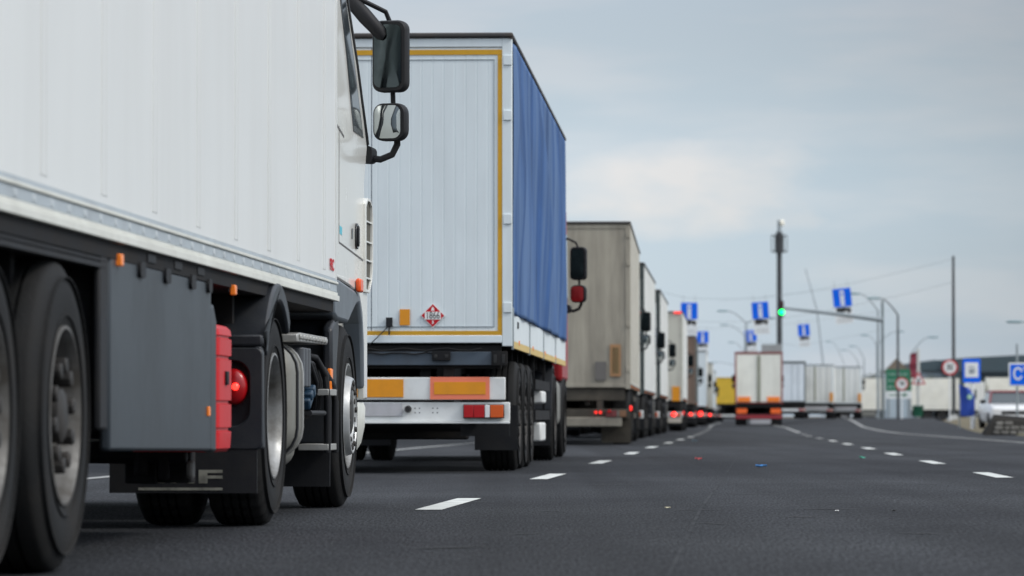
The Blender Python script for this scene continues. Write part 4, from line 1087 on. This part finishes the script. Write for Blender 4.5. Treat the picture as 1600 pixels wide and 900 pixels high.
# ================================================================== hanging lane signs on span wires
def truck_icon(b, cx, cz, s_, y, m_):
    b.box(cx - .40 * s_, cx + .18 * s_, y - .008, y, cz - .06 * s_, cz + .20 * s_, m_)
    b.py([(cx + .20 * s_, cz - .06 * s_), (cx + .44 * s_, cz - .06 * s_), (cx + .44 * s_, cz + .05 * s_), (cx + .36 * s_, cz + .16 * s_), (cx + .20 * s_, cz + .16 * s_)], y - .008, y, m_)
    for q in (-.28, -.08, .32): b.lathe([(-.010, .001), (-.010, .07 * s_), (0, .07 * s_)], 12, m=m_, c=(cx + q * s_, y, cz - .09 * s_), ax='y')
def hang_sign(px, py, d, w, tilt, label, wide=False):
    x, z = X(px, d), Z(py, d)
    r_ = empty('lane_sign', (x, d, z)); tag(r_, label, 'sign', 'blue lane signs hanging over the road')
    r_.rotation_euler = (0, R(tilt), 0)
    b = MB(); b.box(-w / 2, w / 2, 0, .03, -w / 2, w / 2); po = b.build('sign_panel', BLUES, r_, bevel=.01)
    b = MB(); b.box(-.11 * w, .11 * w, -.006, -.001, -.44 * w, .38 * w, 0)
    b.py([(-.05 * w, .12 * w), (.05 * w, .12 * w), (.05 * w, .2 * w), (.0, .30 * w), (-.05 * w, .2 * w)], -.012, -.0065, 1)
    for k in range(3): b.box(-.02 * w, .02 * w, -.012, -.0065, (-.36 + k * .14) * w, (-.29 + k * .14) * w, 1)
    b.build('lane_symbol', [WSIGN, BLUES], po)
    b = MB(); b.box(-w * .48, w * .48, 0, .02, -w * .96, -w * .53, 0); truck_icon(b, 0, -w * .72, w * .95, -.001, 1); b.build('truck_plate', [WSIGN, BLK], r_)
    b = MB(); b.box(-w * .48, w * .48, 0, .02, -w * 1.42, -w * 1.0, 0)
    for k in range(3): b.box(-w * .38, w * .38, -.005, -.001, -w * (1.12 + k * .1), -w * (1.10 + k * .1), 1)
    b.build('text_plate', [WSIGN, GALV], r_)
    b = MB(); 
    for q in (-.35, .35): b.tube([(q * w, .015, w / 2), (q * w, .015, w / 2 + .45)], .012, 6)
    b.build_each('hanger', GALV, r_)
hang_sign(1077, 486, 240, 1.0, 0, 'large blue lane sign hanging left, above the cream lorry tail')
hang_sign(1188, 485, 240, 1.0, -4, 'large blue lane sign hanging just left of the green signal light')
hang_sign(1316, 465, 240, 1.1, -6, 'large blue lane sign in front of the signal arm, highest and rightmost of three')
hang_sign(1098, 527, 350, 1.02, 0, 'small blue lane sign hanging lower, to the right of the brown lorry tail')
hang_sign(1173, 525, 350, 1.02, -4, 'small blue lane sign hanging above the left side of the middle-lane lorry')
hang_sign(1256, 516, 350, 1.02, -4, 'small blue lane sign hanging alone right of the tall mast')

def pole(name, px, d, ytop, r0, r1, m_, label, cat, base=0.0, group=None, extra=None, footing=None):
    x = X(px, d); zt = Z(ytop, d)
    o = empty(name, (x, d, base)); tag(o, label, cat, group)
    b = MB(); b.tube([(0, 0, 0), (0, 0, (zt - base) * .5), (0, 0, zt - base)], r0, 12, 0, r1); b.build('shaft', m_, o, smooth=60)
    if footing: b = MB(); b.pz(rr(0, 0, footing, footing, .05), -.05, .28); b.build('footing', CONC, o, bevel=.03)
    return o
GP = 'poles beside the road'
pl1 = pole('utility_pole', 1490, 240, 400, .12, .075, DARKPOLE, 'tall dark pole on a pale footing between the round sign and the blue square sign', 'pole', 0.1, GP, footing=.75)
b = MB(); b.box(-.2, .2, -.12, -.06, 0.0, .5); b.build('pole_base_plate', CONC, pl1)
pl2 = pole('utility_pole', 960, 242, 430, .12, .09, DARKPOLE, 'span wire pole hidden behind the queue of lorries', 'pole', 0.0, GP)
pl3 = pole('traffic_signal', 1379, 238, 470, .09, .07, mat('signal_grey', (.14, .17, .18), .6), 'grey signal mast with long arm over the road and a green light at its end', 'traffic light', 0.3)
b = MB(); z5 = Z(500, 238) - .3; dxx = X(1222, 238) - X(1378, 238); z6 = Z(481, 238) - .3
b.tube([(0, 0, z5), (dxx * .5, 0, (z5 + z6) / 2 + .03), (dxx, 0, z6)], .15, 10, 0, .08); b.build('arm', GALV, pl3, smooth=60)
b = MB(); b.box(dxx - .19, dxx + .07, -.05, .15, z6 - .55, z6 + .42); hd = b.build('signal_head', BLACK, pl3, bevel=.03)
for k, (zz, m_) in enumerate(((.25, mat('red_off', (.08, .01, .01), .3)), (-.02, mat('amber_off', (.09, .05, .01), .3)), (-.26, mat('green_signal', (.0, .6, .1), .3, emit=(0.0, 1.0, .13), es=7)))):
    b = MB(); rad = .10 if k < 2 else .15
    b.lathe([(-.04, .001), (-.03, rad * .8), (.02, rad)], 18, c=(dxx - .06, -.055, z6 + zz), ax='y'); b.build('signal_lens', m_, hd)
def sag(p0, p1, s_, n=14):
    return [(p0[0] + (p1[0] - p0[0]) * k / n, p0[1] + (p1[1] - p0[1]) * k / n, p0[2] + (p1[2] - p0[2]) * k / n - s_ * 4 * (k / n) * (1 - k / n)) for k in range(n + 1)]
def wire(pxs, label, r_=.010):
    pts = [(X(px, d), d, Z(py, d)) for px, py, d in pxs]
    path = []
    for p, q in zip(pts, pts[1:]): path += sag(p, q, .04, 6)[:-1]
    path.append(pts[-1])
    o = MB().tube(path, r_, 6).build('span_wire', GALV, smooth=60); tag(o, label, 'wire', 'overhead wires')
wire([(1490, 404, 240), (1316, 446, 240), (1188, 466, 240), (1077, 466, 240), (960, 438, 240)], 'upper span wire from the tall dark pole carrying the three big blue signs')
wire([(1490, 441, 240), (1316, 481, 240.1), (1188, 502, 240.1), (1077, 502, 240.1), (960, 472, 240)], 'lower steadying wire from the tall dark pole behind the big blue signs')
wire([(1403, 482, 352), (1256, 503, 350), (1173, 511, 350), (1098, 513, 350), (1030, 500, 350)], 'farther span wire carrying the three small blue signs')
wire([(1379, 515, 300), (1250, 540, 300), (1165, 530, 300)], 'thin low wire running right of the mast to the left lamp posts')
wire([(1125, 470, 420), (1300, 452, 420), (1404, 466, 420)], 'thin high wire crossing behind the signal arm')

def lamp_post(px, d, ypole, tips, label, base=.0, m_=None):
    o = pole('street_lamp', px, d, ypole, .10, .06, m_ or GALV, label, 'street lamp', base, 'street lamps')
    zt = Z(ypole, d) - base
    for (tx, ty) in tips:
        dx_ = X(tx, d) - X(px, d); dz_ = Z(ty, d) - base - zt
        pts = [(dx_ * t, 0, zt + dz_ * math.sin(t * math.pi / 2)) for t in (0, .15, .3, .5, .7, .9, 1)]
        b = MB(); b.tube(pts, .05, 8, 0, .03); ao = b.build('arm', m_ or GALV, o, smooth=60)
        s_ = 1 if dx_ > 0 else -1
        b = MB(); b.loft([[(dx_ + s_ * t * .75, q, zt + dz_ + w_) for q, w_ in rr(0, .0, .26 * f_, .12 * f_, .05 * f_)] for t, f_ in ((-.1, .5), (.1, 1), (.8, 1), (1.0, .5))]); b.build('lamp_head', TEAL, ao)
    return o
lamp_post(1166, 300, 505, [(1136, 486), (1196, 497)], 'double-armed street lamp rising behind the left side of the middle lorry, upper pair of arms')
lamp_post(1164, 390, 525, [(1137, 508)], 'street lamp behind the nearest double-armed one, arm reaching left at middle height')
lamp_post(1162, 500, 550, [(1147, 535)], 'farther street lamp with the lowest left-reaching arm of the left group')
lamp_post(1152, 640, 572, [(1120, 566)], 'most distant left street lamp just above the yellow box')
lamp_post(1372, 262, 485, [(1342, 459)], 'street lamp whose long arc passes over the rightmost big blue sign', .3)
lamp_post(1403, 252, 492, [(1374, 466)], 'street lamp behind the green sign with arc reaching left to the signal pole', .3, DARKPOLE)
lamp_post(1370, 420, 540, [(1356, 524), (1402, 518)], 'lower double street lamp directly behind the signal mast')
lamp_post(1350, 480, 560, [(1336, 541)], 'far street lamp over the gap before the side-on cream lorry')
lamp_post(1341, 560, 566, [(1322, 547)], 'far street lamp above the rightmost lorry tail, head tilted left')
lamp_post(1320, 600, 572, [(1298, 534)], 'far street lamp above the row of lorry tails, longest arm of the far group')
lamp_post(1422, 330, 556, [(1452, 527)], 'street lamp beside the dark red banner with arm to the right', .3)
lamp_post(1640, 200, 520, [(1596, 503)], 'street lamp whose head enters the picture at the right edge', .3)
# tall communications mast
mo = pole('mast', 1218, 480, 365, .36, .30, DARKPOLE, 'tall dark lattice-topped mast behind the middle-lane lorry', 'mast')
zt = Z(365, 480)
b = MB()
for zz in (zt - .3, zt - 2.2):
    b.ringp([(.95 * math.cos(R(t)), (.95) * math.sin(R(t))) for t in range(0, 360, 30)], [((.87) * math.cos(R(t)), .87 * math.sin(R(t))) for t in range(0, 360, 30)], lambda p, q: (p, q, zz), lambda p, q: (p, q, zz + .12))
for t in range(0, 360, 60): b.tube([(.91 * math.cos(R(t)), .91 * math.sin(R(t)), zt - 2.2), (.91 * math.cos(R(t)), .91 * math.sin(R(t)), zt - .2)], .05, 6); b.tube([(0, 0, zt - 2.2), (.91 * math.cos(R(t)), .91 * math.sin(R(t)), zt - 2.2)], .04, 5)
b.lathe([(zt - 2.4, .35), (zt - 1.5, .42), (zt + .2, .40)], 10, ax='z')
b.build('platform', DARKPOLE, mo)
b = MB(); b.tube([(0, 0, zt), (0, 0, zt + 1.6)], .22, 8); b.build('antenna', GALV, mo)
b = MB(); b.lathe([(0, .001), (.1, .28), (.5, .32), (.7, .2), (.8, .001)], 14, c=(.3, 0, zt + .9), ax='z'); b.build('beacon', mat('beacon_pale', (.85, .82, .7), .4, emit=(1, .95, .8), es=.05), mo)
# thin bent far mast
fm = empty('crane_mast', (X(1286, 700), 700, 0)); tag(fm, 'very thin pale leaning mast far away between the tall mast and the big right sign', 'mast')
b = MB(); b.tube([(0, 0, 0), (0, 0, Z(565, 700)), (X(1277, 700) - X(1286, 700), 0, Z(485, 700)), (X(1259, 700) - X(1286, 700), 0, Z(420, 700))], .22, 8, 0, .10); b.build('jib', mat('pale_far_steel', (.42, .47, .5), .6), fm)
# grey sign back above the middle lorry
gb = empty('sign_board', (X(1206, 330), 330, 0)); tag(gb, 'plain grey board showing just above the right side of the middle lorry roof', 'sign')
b = MB(); b.box(-.85, .85, 0, .1, Z(552, 330), Z(538, 330)); b.build('panel', mat('board_grey', (.30, .31, .31), .7), gb)
b = MB(); b.tube([(.6, .16, 0), (.6, .16, Z(540, 330))], .08, 8); b.tube([(-.6, .16, 0), (-.6, .16, Z(540, 330))], .08, 8); b.build_each('post', GALV, gb)

# ================================================================== roadside signs, right
def zbank(x, d):
    e = lerp(TE, d); return bank(d) if x > e + 1 else 0.0
def round_sign(px, py, d, r_, label, txt):
    x = X(px, d); bz = bank(d); z = Z(py, d) - bz
    o = empty('road_sign', (x, d, bz)); tag(o, label, 'sign', 'roadside signs')
    b = MB(); b.tube([(0, .05, 0), (0, .05, z + r_)], .035, 8); b.build('post', WSIGN, o)
    b = MB(); b.lathe([(-.0, .001), (-.0, r_), (.02, r_)], 32, c=(0, -.01, z), ax='y'); po = b.build('sign_panel', REDSG, o)
    b = MB(); b.lathe([(-.004, .001), (-.004, r_ * .76), (0, r_ * .76)], 32, c=(0, -.011, z), ax='y'); b.build('sign_face', WSIGN, po)
    text('sign_number', txt, r_ * 1.0, BLK, po, (0, -.020, z), (R(90), 0, 0), .8, .002, .01)
    return o
round_sign(1484, 574, 200, .40, 'red-rimmed round speed sign partly hidden by the tall dark pole', '50')
round_sign(1409, 600, 225, .37, 'red-rimmed round speed sign in front of the green direction sign', '70')
o = empty('road_sign', (X(1435, 262), 262, bank(262))); tag(o, 'red-bordered triangular warning sign above the green litter bin', 'sign', 'roadside signs')
b = MB(); zc = Z(592, 262) - bank(262); b.py([(-.48, zc - .36), (.48, zc - .36), (0, zc + .48)], -.02, 0, 0); b.py([(-.33, zc - .28), (.33, zc - .28), (0, zc + .30)], -.026, -.021, 1)
b.py([(-.10, zc - .24), (.08, zc - .24), (.05, zc + .02), (-.02, zc + .08)], -.031, -.0265, 2); b.build('sign_panel', [REDSG, WSIGN, BLK], o)
b = MB(); b.tube([(0, .12, 0), (0, .12, Z(545, 262) - bank(262))], .11, 10, 0, .09); b.build('post', mat('pale_post', (.55, .56, .53), .7), o)
# green direction sign
o = empty('direction_sign', (X(1404, 285), 285, bank(285))); tag(o, 'green direction sign with white lower band, behind the round speed sign', 'sign', 'roadside signs')
bz = bank(285); z0, z1, z2 = Z(623, 285) - bz, Z(611, 285) - bz, Z(577, 285) - bz
b = MB(); b.box(-.9, .9, 0, .05, z1, z2, 0); b.box(-.9, .9, 0, .05, z0, z1 - .005, 1); po = b.build('sign_panel', [GREENS, WSIGN], o)
b = MB()
for r_ in range(3):
    xx = -.75
    while xx < .6:
        w_ = random.uniform(.07, .13); b.box(xx, xx + w_, -.012, -.001, z1 + .22 + r_ * .45, z1 + .36 + r_ * .45, 0); xx += w_ + random.choice((.03, .03, .12))
b.box(-.7, .3, -.012, -.001, (z0 + z1) / 2 - .05, (z0 + z1) / 2 + .03, 1); b.py([(.3, (z0 + z1) / 2 - .16), (.7, (z0 + z1) / 2), (.3, (z0 + z1) / 2 + .14)], -.012, -.001, 1)
b.build('sign_lettering', [mat('letter_pale', (.30, .45, .38), .6), GREENS], po)
b = MB(); b.tube([(-.7, .1, 0), (-.7, .1, z2)], .07, 8); b.tube([(.7, .1, 0), (.7, .1, z2)], .07, 8); b.build_each('post', GALV, o)
# dark red banner
o = empty('banner', (X(1426, 275), 275, bank(275))); tag(o, 'narrow dark red banner on a pole beside the triangular sign', 'banner')
b = MB(); b.tube([(.3, .02, 0), (.3, .02, Z(547, 275) - bank(275))], .04, 8); b.build('pole', GALV, o)
b = MB(); zt = Z(550, 275) - bank(275); n_ = 12
b.loft([[( .27, -.02, zt - 1.75 * k / n_), (-.18 + .05 * math.sin(k * .8), .08 * math.sin(k), zt - .15 - 1.6 * k / n_), (-.18 + .05 * math.sin(k * .8), .08 * math.sin(k) + .015, zt - .15 - 1.6 * k / n_), (.27, -.005, zt - 1.75 * k / n_)] for k in range(n_ + 1)])
b.build('cloth', mat('maroon_cloth', (.22, .03, .05), .8), o)
# green litter bin
o = empty('litter_bin', (X(1434, 250), 250, bank(250))); tag(o, 'green litter bin standing under the triangular sign', 'bin')
b = MB(); b.loft([[(p, q, z_) for p, q in rr(0, 0, w_, w_, .08)] for z_, w_ in ((.04, .50), (.62, .64), (.66, .68))]); b.build('body', mat('bin_green', (.015, .11, .06), .5), o)
b = MB(); b.loft([[(p, q, z_) for p, q in rr(0, 0, w_, w_, .08)] for z_, w_ in ((.665, .72), (.72, .70), (.76, .5))]); b.build('lid', mat('bin_lid', (.012, .07, .045), .5), o)
# blue service sign with pale square
o = empty('service_sign', (X(1518, 150), 150, bank(150))); tag(o, 'blue sign with pale square picture right of the tall dark pole', 'sign', 'roadside signs')
bz = bank(150); za, zb2 = Z(598, 150) - bz, Z(561, 150) - bz
b = MB(); b.box(-.33, .33, 0, .03, za, zb2); po = b.build('sign_panel', BLUES, o, bevel=.02)
b = MB(); b.box(-.25, .25, -.008, -.001, za + .20, zb2 - .13, 0)
b.build('sign_picture', [WSIGN], po)
b = MB(); zc = (za + .20 + zb2 - .13) / 2; b.box(-.09, .07, -.013, -.0085, zc - .14, zc + .14, 0); b.box(.085, .12, -.013, -.0085, zc - .11, zc + .06, 0); b.box(-.06, .04, -.016, -.0135, zc + .03, zc + .10, 1); b.build('pictogram', [GALV, WSIGN], po)
b = MB(); b.tube([(.05, .07, 0), (.05, .07, zb2 - .1)], .045, 10); b.tube([(.05, .05, 0), (.05, .05, .46)], .09, 10); b.build('post', WSIGN, o)
# blue folded banner under it
o = empty('banner', (X(1513, 148), 148, bank(148))); tag(o, 'blue cloth banner with pale green round emblem hanging under the blue service sign', 'banner')
zt, zb3 = Z(601, 148) - bank(148), Z(650, 148) - bank(148)
b = MB(); hh_ = zt - zb3; n_ = 14; rings = []
for k in range(n_ + 1):
    t = k / n_; z_ = zt - hh_ * t
    lx = -.36 + .10 * t + .02 * math.sin(5 * t); rx = .02 + .22 * min(1, t * 3.0) - .04 * max(0, t - .75) * 4
    ring = []
    for j in range(9): u = j / 8; ring.append((lx + (rx - lx) * u, .05 * math.sin(u * 7 + t * 2), z_ - .12 * u * (1 - t)))
    rings.append(ring + [(p[0], p[1] + .015, p[2]) for p in ring[::-1]])
b.loft(rings); b.build('cloth', mat('banner_blue', (.015, .06, .36), .7, var=.15), o, smooth=60)
b = MB(); b.lathe([(-.01, .001), (-.01, .10), (.0, .10)], 20, c=(.04, -.056, zt - .45), ax='y'); b.lathe([(-.015, .001), (-.015, .06), (-.0105, .06)], 20, c=(.04, -.056, zt - .45), ax='y', m=1); b.build('emblem', [mat('emblem_green', (.28, .55, .40), .6), mat('emblem_pale', (.5, .68, .55), .6)], o)
b = MB(); b.tube([(-.33, .06, 0), (-.33, .06, zt + .05)], .02, 8); b.build('pole', GALV, o)
# blue sign with letters at the right edge
o = empty('direction_sign', (X(1612, 125), 125, .05)); tag(o, 'blue sign with white letters and pale border cut by the right edge of the picture', 'sign', 'roadside signs')
z0, z1 = Z(604, 125) - .05, Z(567, 125) - .05
b = MB(); b.box(-.72, .72, 0, .03, z0, z1); po = b.build('sign_panel', WSIGN, o, bevel=.02)
b = MB(); b.box(-.67, .67, -.006, -.001, z0 + .05, z1 - .05); b.build('sign_face', BLUES, po)
text('sign_lettering', 'СТОП', .52, WSIGN, po, (.03, -.010, (z0 + z1) / 2), (R(90), 0, 0), .84, .002, .008)
b = MB(); b.tube([(-.45, .05, 0), (-.45, .05, Z(540, 125))], .035, 8); b.tube([(.5, .05, 0), (.5, .05, z1)], .035, 8); b.build_each('post', GALV, o)
# low stone wall at the right edge
o = empty('stone_wall', (X(1570, 108), 108, 0)); tag(o, 'low dark stone wall with sloping end at the right edge, beside the road', 'wall')
x0 = X(1536, 108) - X(1570, 108)
b = MB(); b.py([(x0, -.02), (x0 + .30, .50), (x0 + 1.3, .40), (x0 + 1.8, .30), (x0 + 3.4, .25), (x0 + 3.4, -.02)], 0, .5, 0)
b.build('core', mat('wall_mortar', (.045, .042, .038), .95, bump=.4, bscale=15), o, bevel=.03)
b = MB(); rnd = random.Random(3)
for row in range(3):
    xx = x0 + .26 + .03 * row
    while xx < x0 + 3.3:
        w_ = rnd.uniform(.16, .3); zz = .02 + row * .12
        top = .50 - .42 * max(0, min(1, (xx - x0 - .3) / 1.6)) * .55
        if zz + .12 < top - .05 and xx > x0 + .12 + zz * .6:
            b.loft([[(xx + w_ / 2 + p, -.05 * f_, zz + .06 + q) for p, q in rr(0, 0, (w_ - .03) * g2_, .10 * g2_, .035 * g2_)] for f_, g2_ in ((-.2, 1), (.5, 1), (1, .75))])
        xx += w_
b.build('stones', mat('field_stone', (.12, .115, .105), .9, dirt=(.34, .33, .30), amt=.8, scale=5), o)
b = MB(); b.tube([(x0, .1, .03), (x0 + .31, .1, .52), (x0 + 1.3, .1, .43), (x0 + 1.8, .1, .33), (x0 + 3.4, .1, .28)], .05, 8); b.build('coping', mat('coping_dark', (.03, .03, .03), .8), o)
# white car behind it
def car(px, d, label):
    x = X(px, d); o = empty('parked_car', (x, d, .06)); tag(o, label, 'car')
    w_ = .86
    def ring(y, pts): return [(p, y, q) for p, q in pts]
    def sec(zb, zt_, hw): return [(-hw * .92, zb), (hw * .92, zb), (hw, zb + .15), (hw, zt_ - .12), (hw * .93, zt_), (-hw * .93, zt_), (-hw, zt_ - .12), (-hw, zb + .15)]
    b = MB(); b.loft([ring(0, sec(.35, .70, w_ * .88)), ring(.08, sec(.24, .82, w_ * .97)), ring(1.1, sec(.22, .93, w_)), ring(3.3, sec(.22, .95, w_)), ring(4.1, sec(.26, .92, w_ * .97)), ring(4.2, sec(.35, .8, w_ * .9))])
    bo = b.build('body', mat('car_white', (.78, .79, .80), .25, coat=.5), o, bevel=.03)
    def tp(z_, hw): return z_
    b = MB(); b.loft([[(-w_ * .92, .95, .92), (w_ * .92, .95, .92), (w_ * .92, 3.5, .92), (-w_ * .92, 3.5, .92)], [(-w_ * .74, 1.55, 1.33), (w_ * .74, 1.55, 1.33), (w_ * .74, 3.1, 1.33), (-w_ * .74, 3.1, 1.33)]])
    b.build('windows', GLASS, bo)
    b = MB(); b.loft([[(-w_ * .76, 1.5, 1.33), (w_ * .76, 1.5, 1.33), (w_ * .76, 3.15, 1.33), (-w_ * .76, 3.15, 1.33)], [(-w_ * .70, 1.6, 1.40), (w_ * .70, 1.6, 1.40), (w_ * .70, 3.05, 1.40), (-w_ * .70, 3.05, 1.40)]])
    for sx in (-1, 1): b.tube([(sx * w_ * .90, .98, .93), (sx * w_ * .75, 1.53, 1.34)], .045, 6)
    b.build('roof', mat('car_maroon', (.16, .035, .04), .35), bo)
    for sx in (-1, 1):
        b = MB(); b.loft([[(sx * .62 + p, y_, q) for p, q in rr(0, .66, .34 * f_, .14 * f_, .05 * f_)] for y_, f_ in ((-.01, .8), (.10, 1))]); b.build('headlight', CLEAR, bo)
        b = MB(); b.loft([[(sx * 1.0 + p, y_, q) for p, q in rr(0, .98, .2, .14, .04)] for y_ in (1.05, 1.15)]); b.build('mirror', BLACKG, bo)
        for yy in (.75, 3.4):
            q = MB().lathe([(-.10, .001), (-.10, .19), (-.10, .28), (-.08, .31), (.08, .31), (.10, .28), (.10, .2)], 28, c=(0, 0, 0)).build('wheel', RUB, o, loc=(sx * (w_ - .10), yy, .31))
            MB().lathe([(.0, .19), (.01, .18), (.01, .001)], 20, c=(.1 * sx, 0, 0)).build('rim', RIM, q)
    b = MB(); b.box(-.45, .45, -.012, .0, .52, .64); b.box(-.26, .26, -.02, -.0125, .34, .44); b.build('grille', BLACK, bo)
car(1584, 146, 'white car with dark red roof parked behind the low stone wall')

# ================================================================== buildings behind
CLAD = mat('blue_grey_cladding', (.055, .085, .10), .6, dirt=(.08, .10, .11), amt=.3, scale=.4)
PALEWALL = mat('pale_wall', (.42, .50, .55), .7, dirt=(.35, .4, .42), amt=.3, scale=.3)
d = 620
o = empty('warehouse', (X(1520, d), d, 0)); tag(o, 'large blue-grey warehouse with stepped roof behind the side-on lorries', 'building')
x = lambda px: X(px, d) - X(1520, d)
b = MB(); b.py([(x(1476), 0), (x(1660), 0), (x(1660), Z(553, d)), (x(1590), Z(555, d)), (x(1510), Z(559, d)), (x(1476), Z(562, d))], 0, 60); b.build('hall', CLAD, o)
b = MB(); b.box(x(1440), x(1475.7), 2, 50, 0, Z(579, d)); b.build('wing', PALEWALL, o)
b = MB(); b.box(x(1438), x(1475.8), 1, 51, Z(578.8, d), Z(566, d)); b.box(x(1462), x(1475.7), 5, 50, Z(565.9, d), Z(562, d)); b.build('wing_roof', CLAD, o)
b = MB(); b.box(x(1500), x(1660), -.5, -.02, Z(583, d), Z(580, d)); b.box(x(1538), x(1539.5), -.5, -.02, Z(600, d), Z(583.2, d)); b.build('gutter', mat('gutter_dark', (.03, .045, .055), .6), o)
for k in range(5):
    b = MB(); b.box(x(1512 + 28 * k), x(1530 + 28 * k), -.3, -.02, 0.1, Z(607, d)); b.build('loading_door', PALEWALL, o)
# little kiosk with pitched roof behind the green sign
d = 330
o = empty('kiosk', (X(1403, d), d, .3)); tag(o, 'small kiosk with brown pitched roof peeking above the green direction sign', 'building')
b = MB(); b.box(-.9, .9, 0, 2, 0, Z(582, d) - .3); b.build('wall', PALEWALL, o)
b = MB(); b.loft([[(-1.1, -.2, Z(582, d) - .29), (1.1, -.2, Z(582, d) - .29), (1.1, 2.2, Z(582, d) - .29), (-1.1, 2.2, Z(582, d) - .29)], [(-.05, .95, Z(560, d) - .3), (.05, .95, Z(560, d) - .3), (.05, 1.05, Z(560, d) - .3), (-.05, 1.05, Z(560, d) - .3)]]); b.build('roof', mat('roof_brown', (.09, .07, .05), .8), o)
# a few bare-ish trees on the horizon
LEAF = mat('leaf_far', (.075, .095, .06), .9, var=.3)
BARK = mat('bark', (.06, .05, .04), .9)
def tree(px, d, ytop, label, seed):
    rnd = random.Random(seed); x_ = X(px, d); H = Z(ytop, d)
    o = empty('tree', (x_, d, 0)); tag(o, label, 'tree', 'trees on the horizon')
    b = MB(); b.tube([(0, 0, 0), (.1, 0, H * .3), (0, .1, H * .6), (.05, 0, H * .9)], H * .03, 8, 0, H * .006)
    for k in range(9):
        a_ = rnd.uniform(0, 6.28); z_ = H * rnd.uniform(.3, .75); l_ = H * rnd.uniform(.15, .28)
        b.tube([(0, 0, z_), (l_ * .6 * math.cos(a_), l_ * .6 * math.sin(a_), z_ + l_ * .35), (l_ * math.cos(a_), l_ * math.sin(a_), z_ + l_ * .8)], H * .010, 5, 0, H * .003)
    b.build('trunk', BARK, o)
    c = MB()
    cl = [(rnd.gauss(0, H * .13), rnd.gauss(0, H * .13), H * rnd.uniform(.38, .95)) for _ in range(26)]
    for (cx_, cy_, cz_) in cl:
        for k in range(60):
            p = Vector((cx_ + rnd.gauss(0, H * .05), cy_ + rnd.gauss(0, H * .05), cz_ + rnd.gauss(0, H * .035))); s_ = H * rnd.uniform(.008, .016)
            u = Vector((rnd.uniform(-1, 1), rnd.uniform(-1, 1), rnd.uniform(-1, 1))).normalized() * s_; w_ = u.cross(Vector((rnd.uniform(-1, 1), rnd.uniform(-1, 1), rnd.uniform(-1, 1)))).normalized() * s_
            c.add([p - u, p + w_, p + u, p - w_], [(0, 1, 2, 3)])
    c.build('crown', LEAF, o, smooth=0)
tree(1362, 560, 578, 'small far tree above the left end of the side-on cream lorry', 1)
tree(1334, 600, 586, 'small far tree behind the rightmost lorry tail', 2)
tree(1128, 640, 618, 'tiny far tree beside the yellow box', 4)
tree(1449, 520, 584, 'tiny far tree in front of the pale warehouse wing', 5)

# woodland behind the camera, seen only in the lorry mirrors
c = MB(); rnd = random.Random(21)
for k in range(420):
    cx_ = rnd.uniform(-160, 160); cz_ = rnd.uniform(0, 1) ** .7 * (9 + 4 * math.sin(cx_ * .07) + 2 * math.sin(cx_ * .31)); cy_ = -150 + rnd.uniform(-12, 8)
    for j in range(34):
        p = Vector((cx_ + rnd.gauss(0, 2.0), cy_ + rnd.gauss(0, 2.0), max(.3, cz_ + rnd.gauss(0, 1.2)))); s_ = rnd.uniform(.3, .6)
        u = Vector((rnd.uniform(-1, 1), rnd.uniform(-1, 1), rnd.uniform(-1, 1))).normalized() * s_; w_ = u.cross(Vector((rnd.uniform(-1, 1), rnd.uniform(-1, 1), rnd.uniform(-1, 1)))).normalized() * s_
        c.add([p - u, p + w_, p + u, p - w_], [(0, 1, 2, 3)])
tag(c.build('woodland', mat('woodland_leaf', (.035, .05, .028), .9, var=.3), smooth=0), 'dark woodland far behind, visible only in the lorry mirrors', 'woodland', None, 'stuff')
# ================================================================== litter on the road
def scrap(px, py, m_, w_, label):
    d = CAM_H * F / (py - 650); x_ = X(px, d); rnd = random.Random(px)
    n_ = 5; v = []
    for j in range(n_):
        for i in range(n_): v.append((w_ * (i / (n_ - 1) - .5), w_ * .8 * (j / (n_ - 1) - .5), .006 + rnd.uniform(0, w_ * .28)))
    b = MB(); b.add(v, [(j * n_ + i, j * n_ + i + 1, (j + 1) * n_ + i + 1, (j + 1) * n_ + i) for j in range(n_ - 1) for i in range(n_ - 1)])
    o = b.build('litter', m_, loc=(x_, d, .004), smooth=0); so2 = o.modifiers.new('t', 'SOLIDIFY'); so2.thickness = .002
    tag(o, label, 'litter', 'scraps of litter on the road')
scrap(1189, 731.5, mat('scrap_blue', (.03, .22, .55), .5), .11, 'blue scrap of plastic lying on the open asphalt')
scrap(1091, 719, mat('scrap_red', (.5, .04, .04), .5), .08, 'red scrap near the lane dashes beside the queue')
scrap(1347, 717, mat('scrap_green', (.03, .33, .22), .5), .08, 'small green scrap left of the right-hand dashes')
scrap(1043, 797, mat('scrap_cream', (.7, .65, .45), .6), .03, 'tiny pale pebble-like scrap on the near asphalt')
scrap(1307, 801, mat('scrap_white', (.8, .8, .78), .6), .02, 'tiny white scrap on the near asphalt right of centre')
scrap(1396, 801, BLK, .025, 'tiny black scrap on the near asphalt at the right')
scrap(1085, 690.5, mat('scrap_pale_blue', (.3, .5, .6), .6), .09, 'faint pale blue scrap farther up the middle lane')
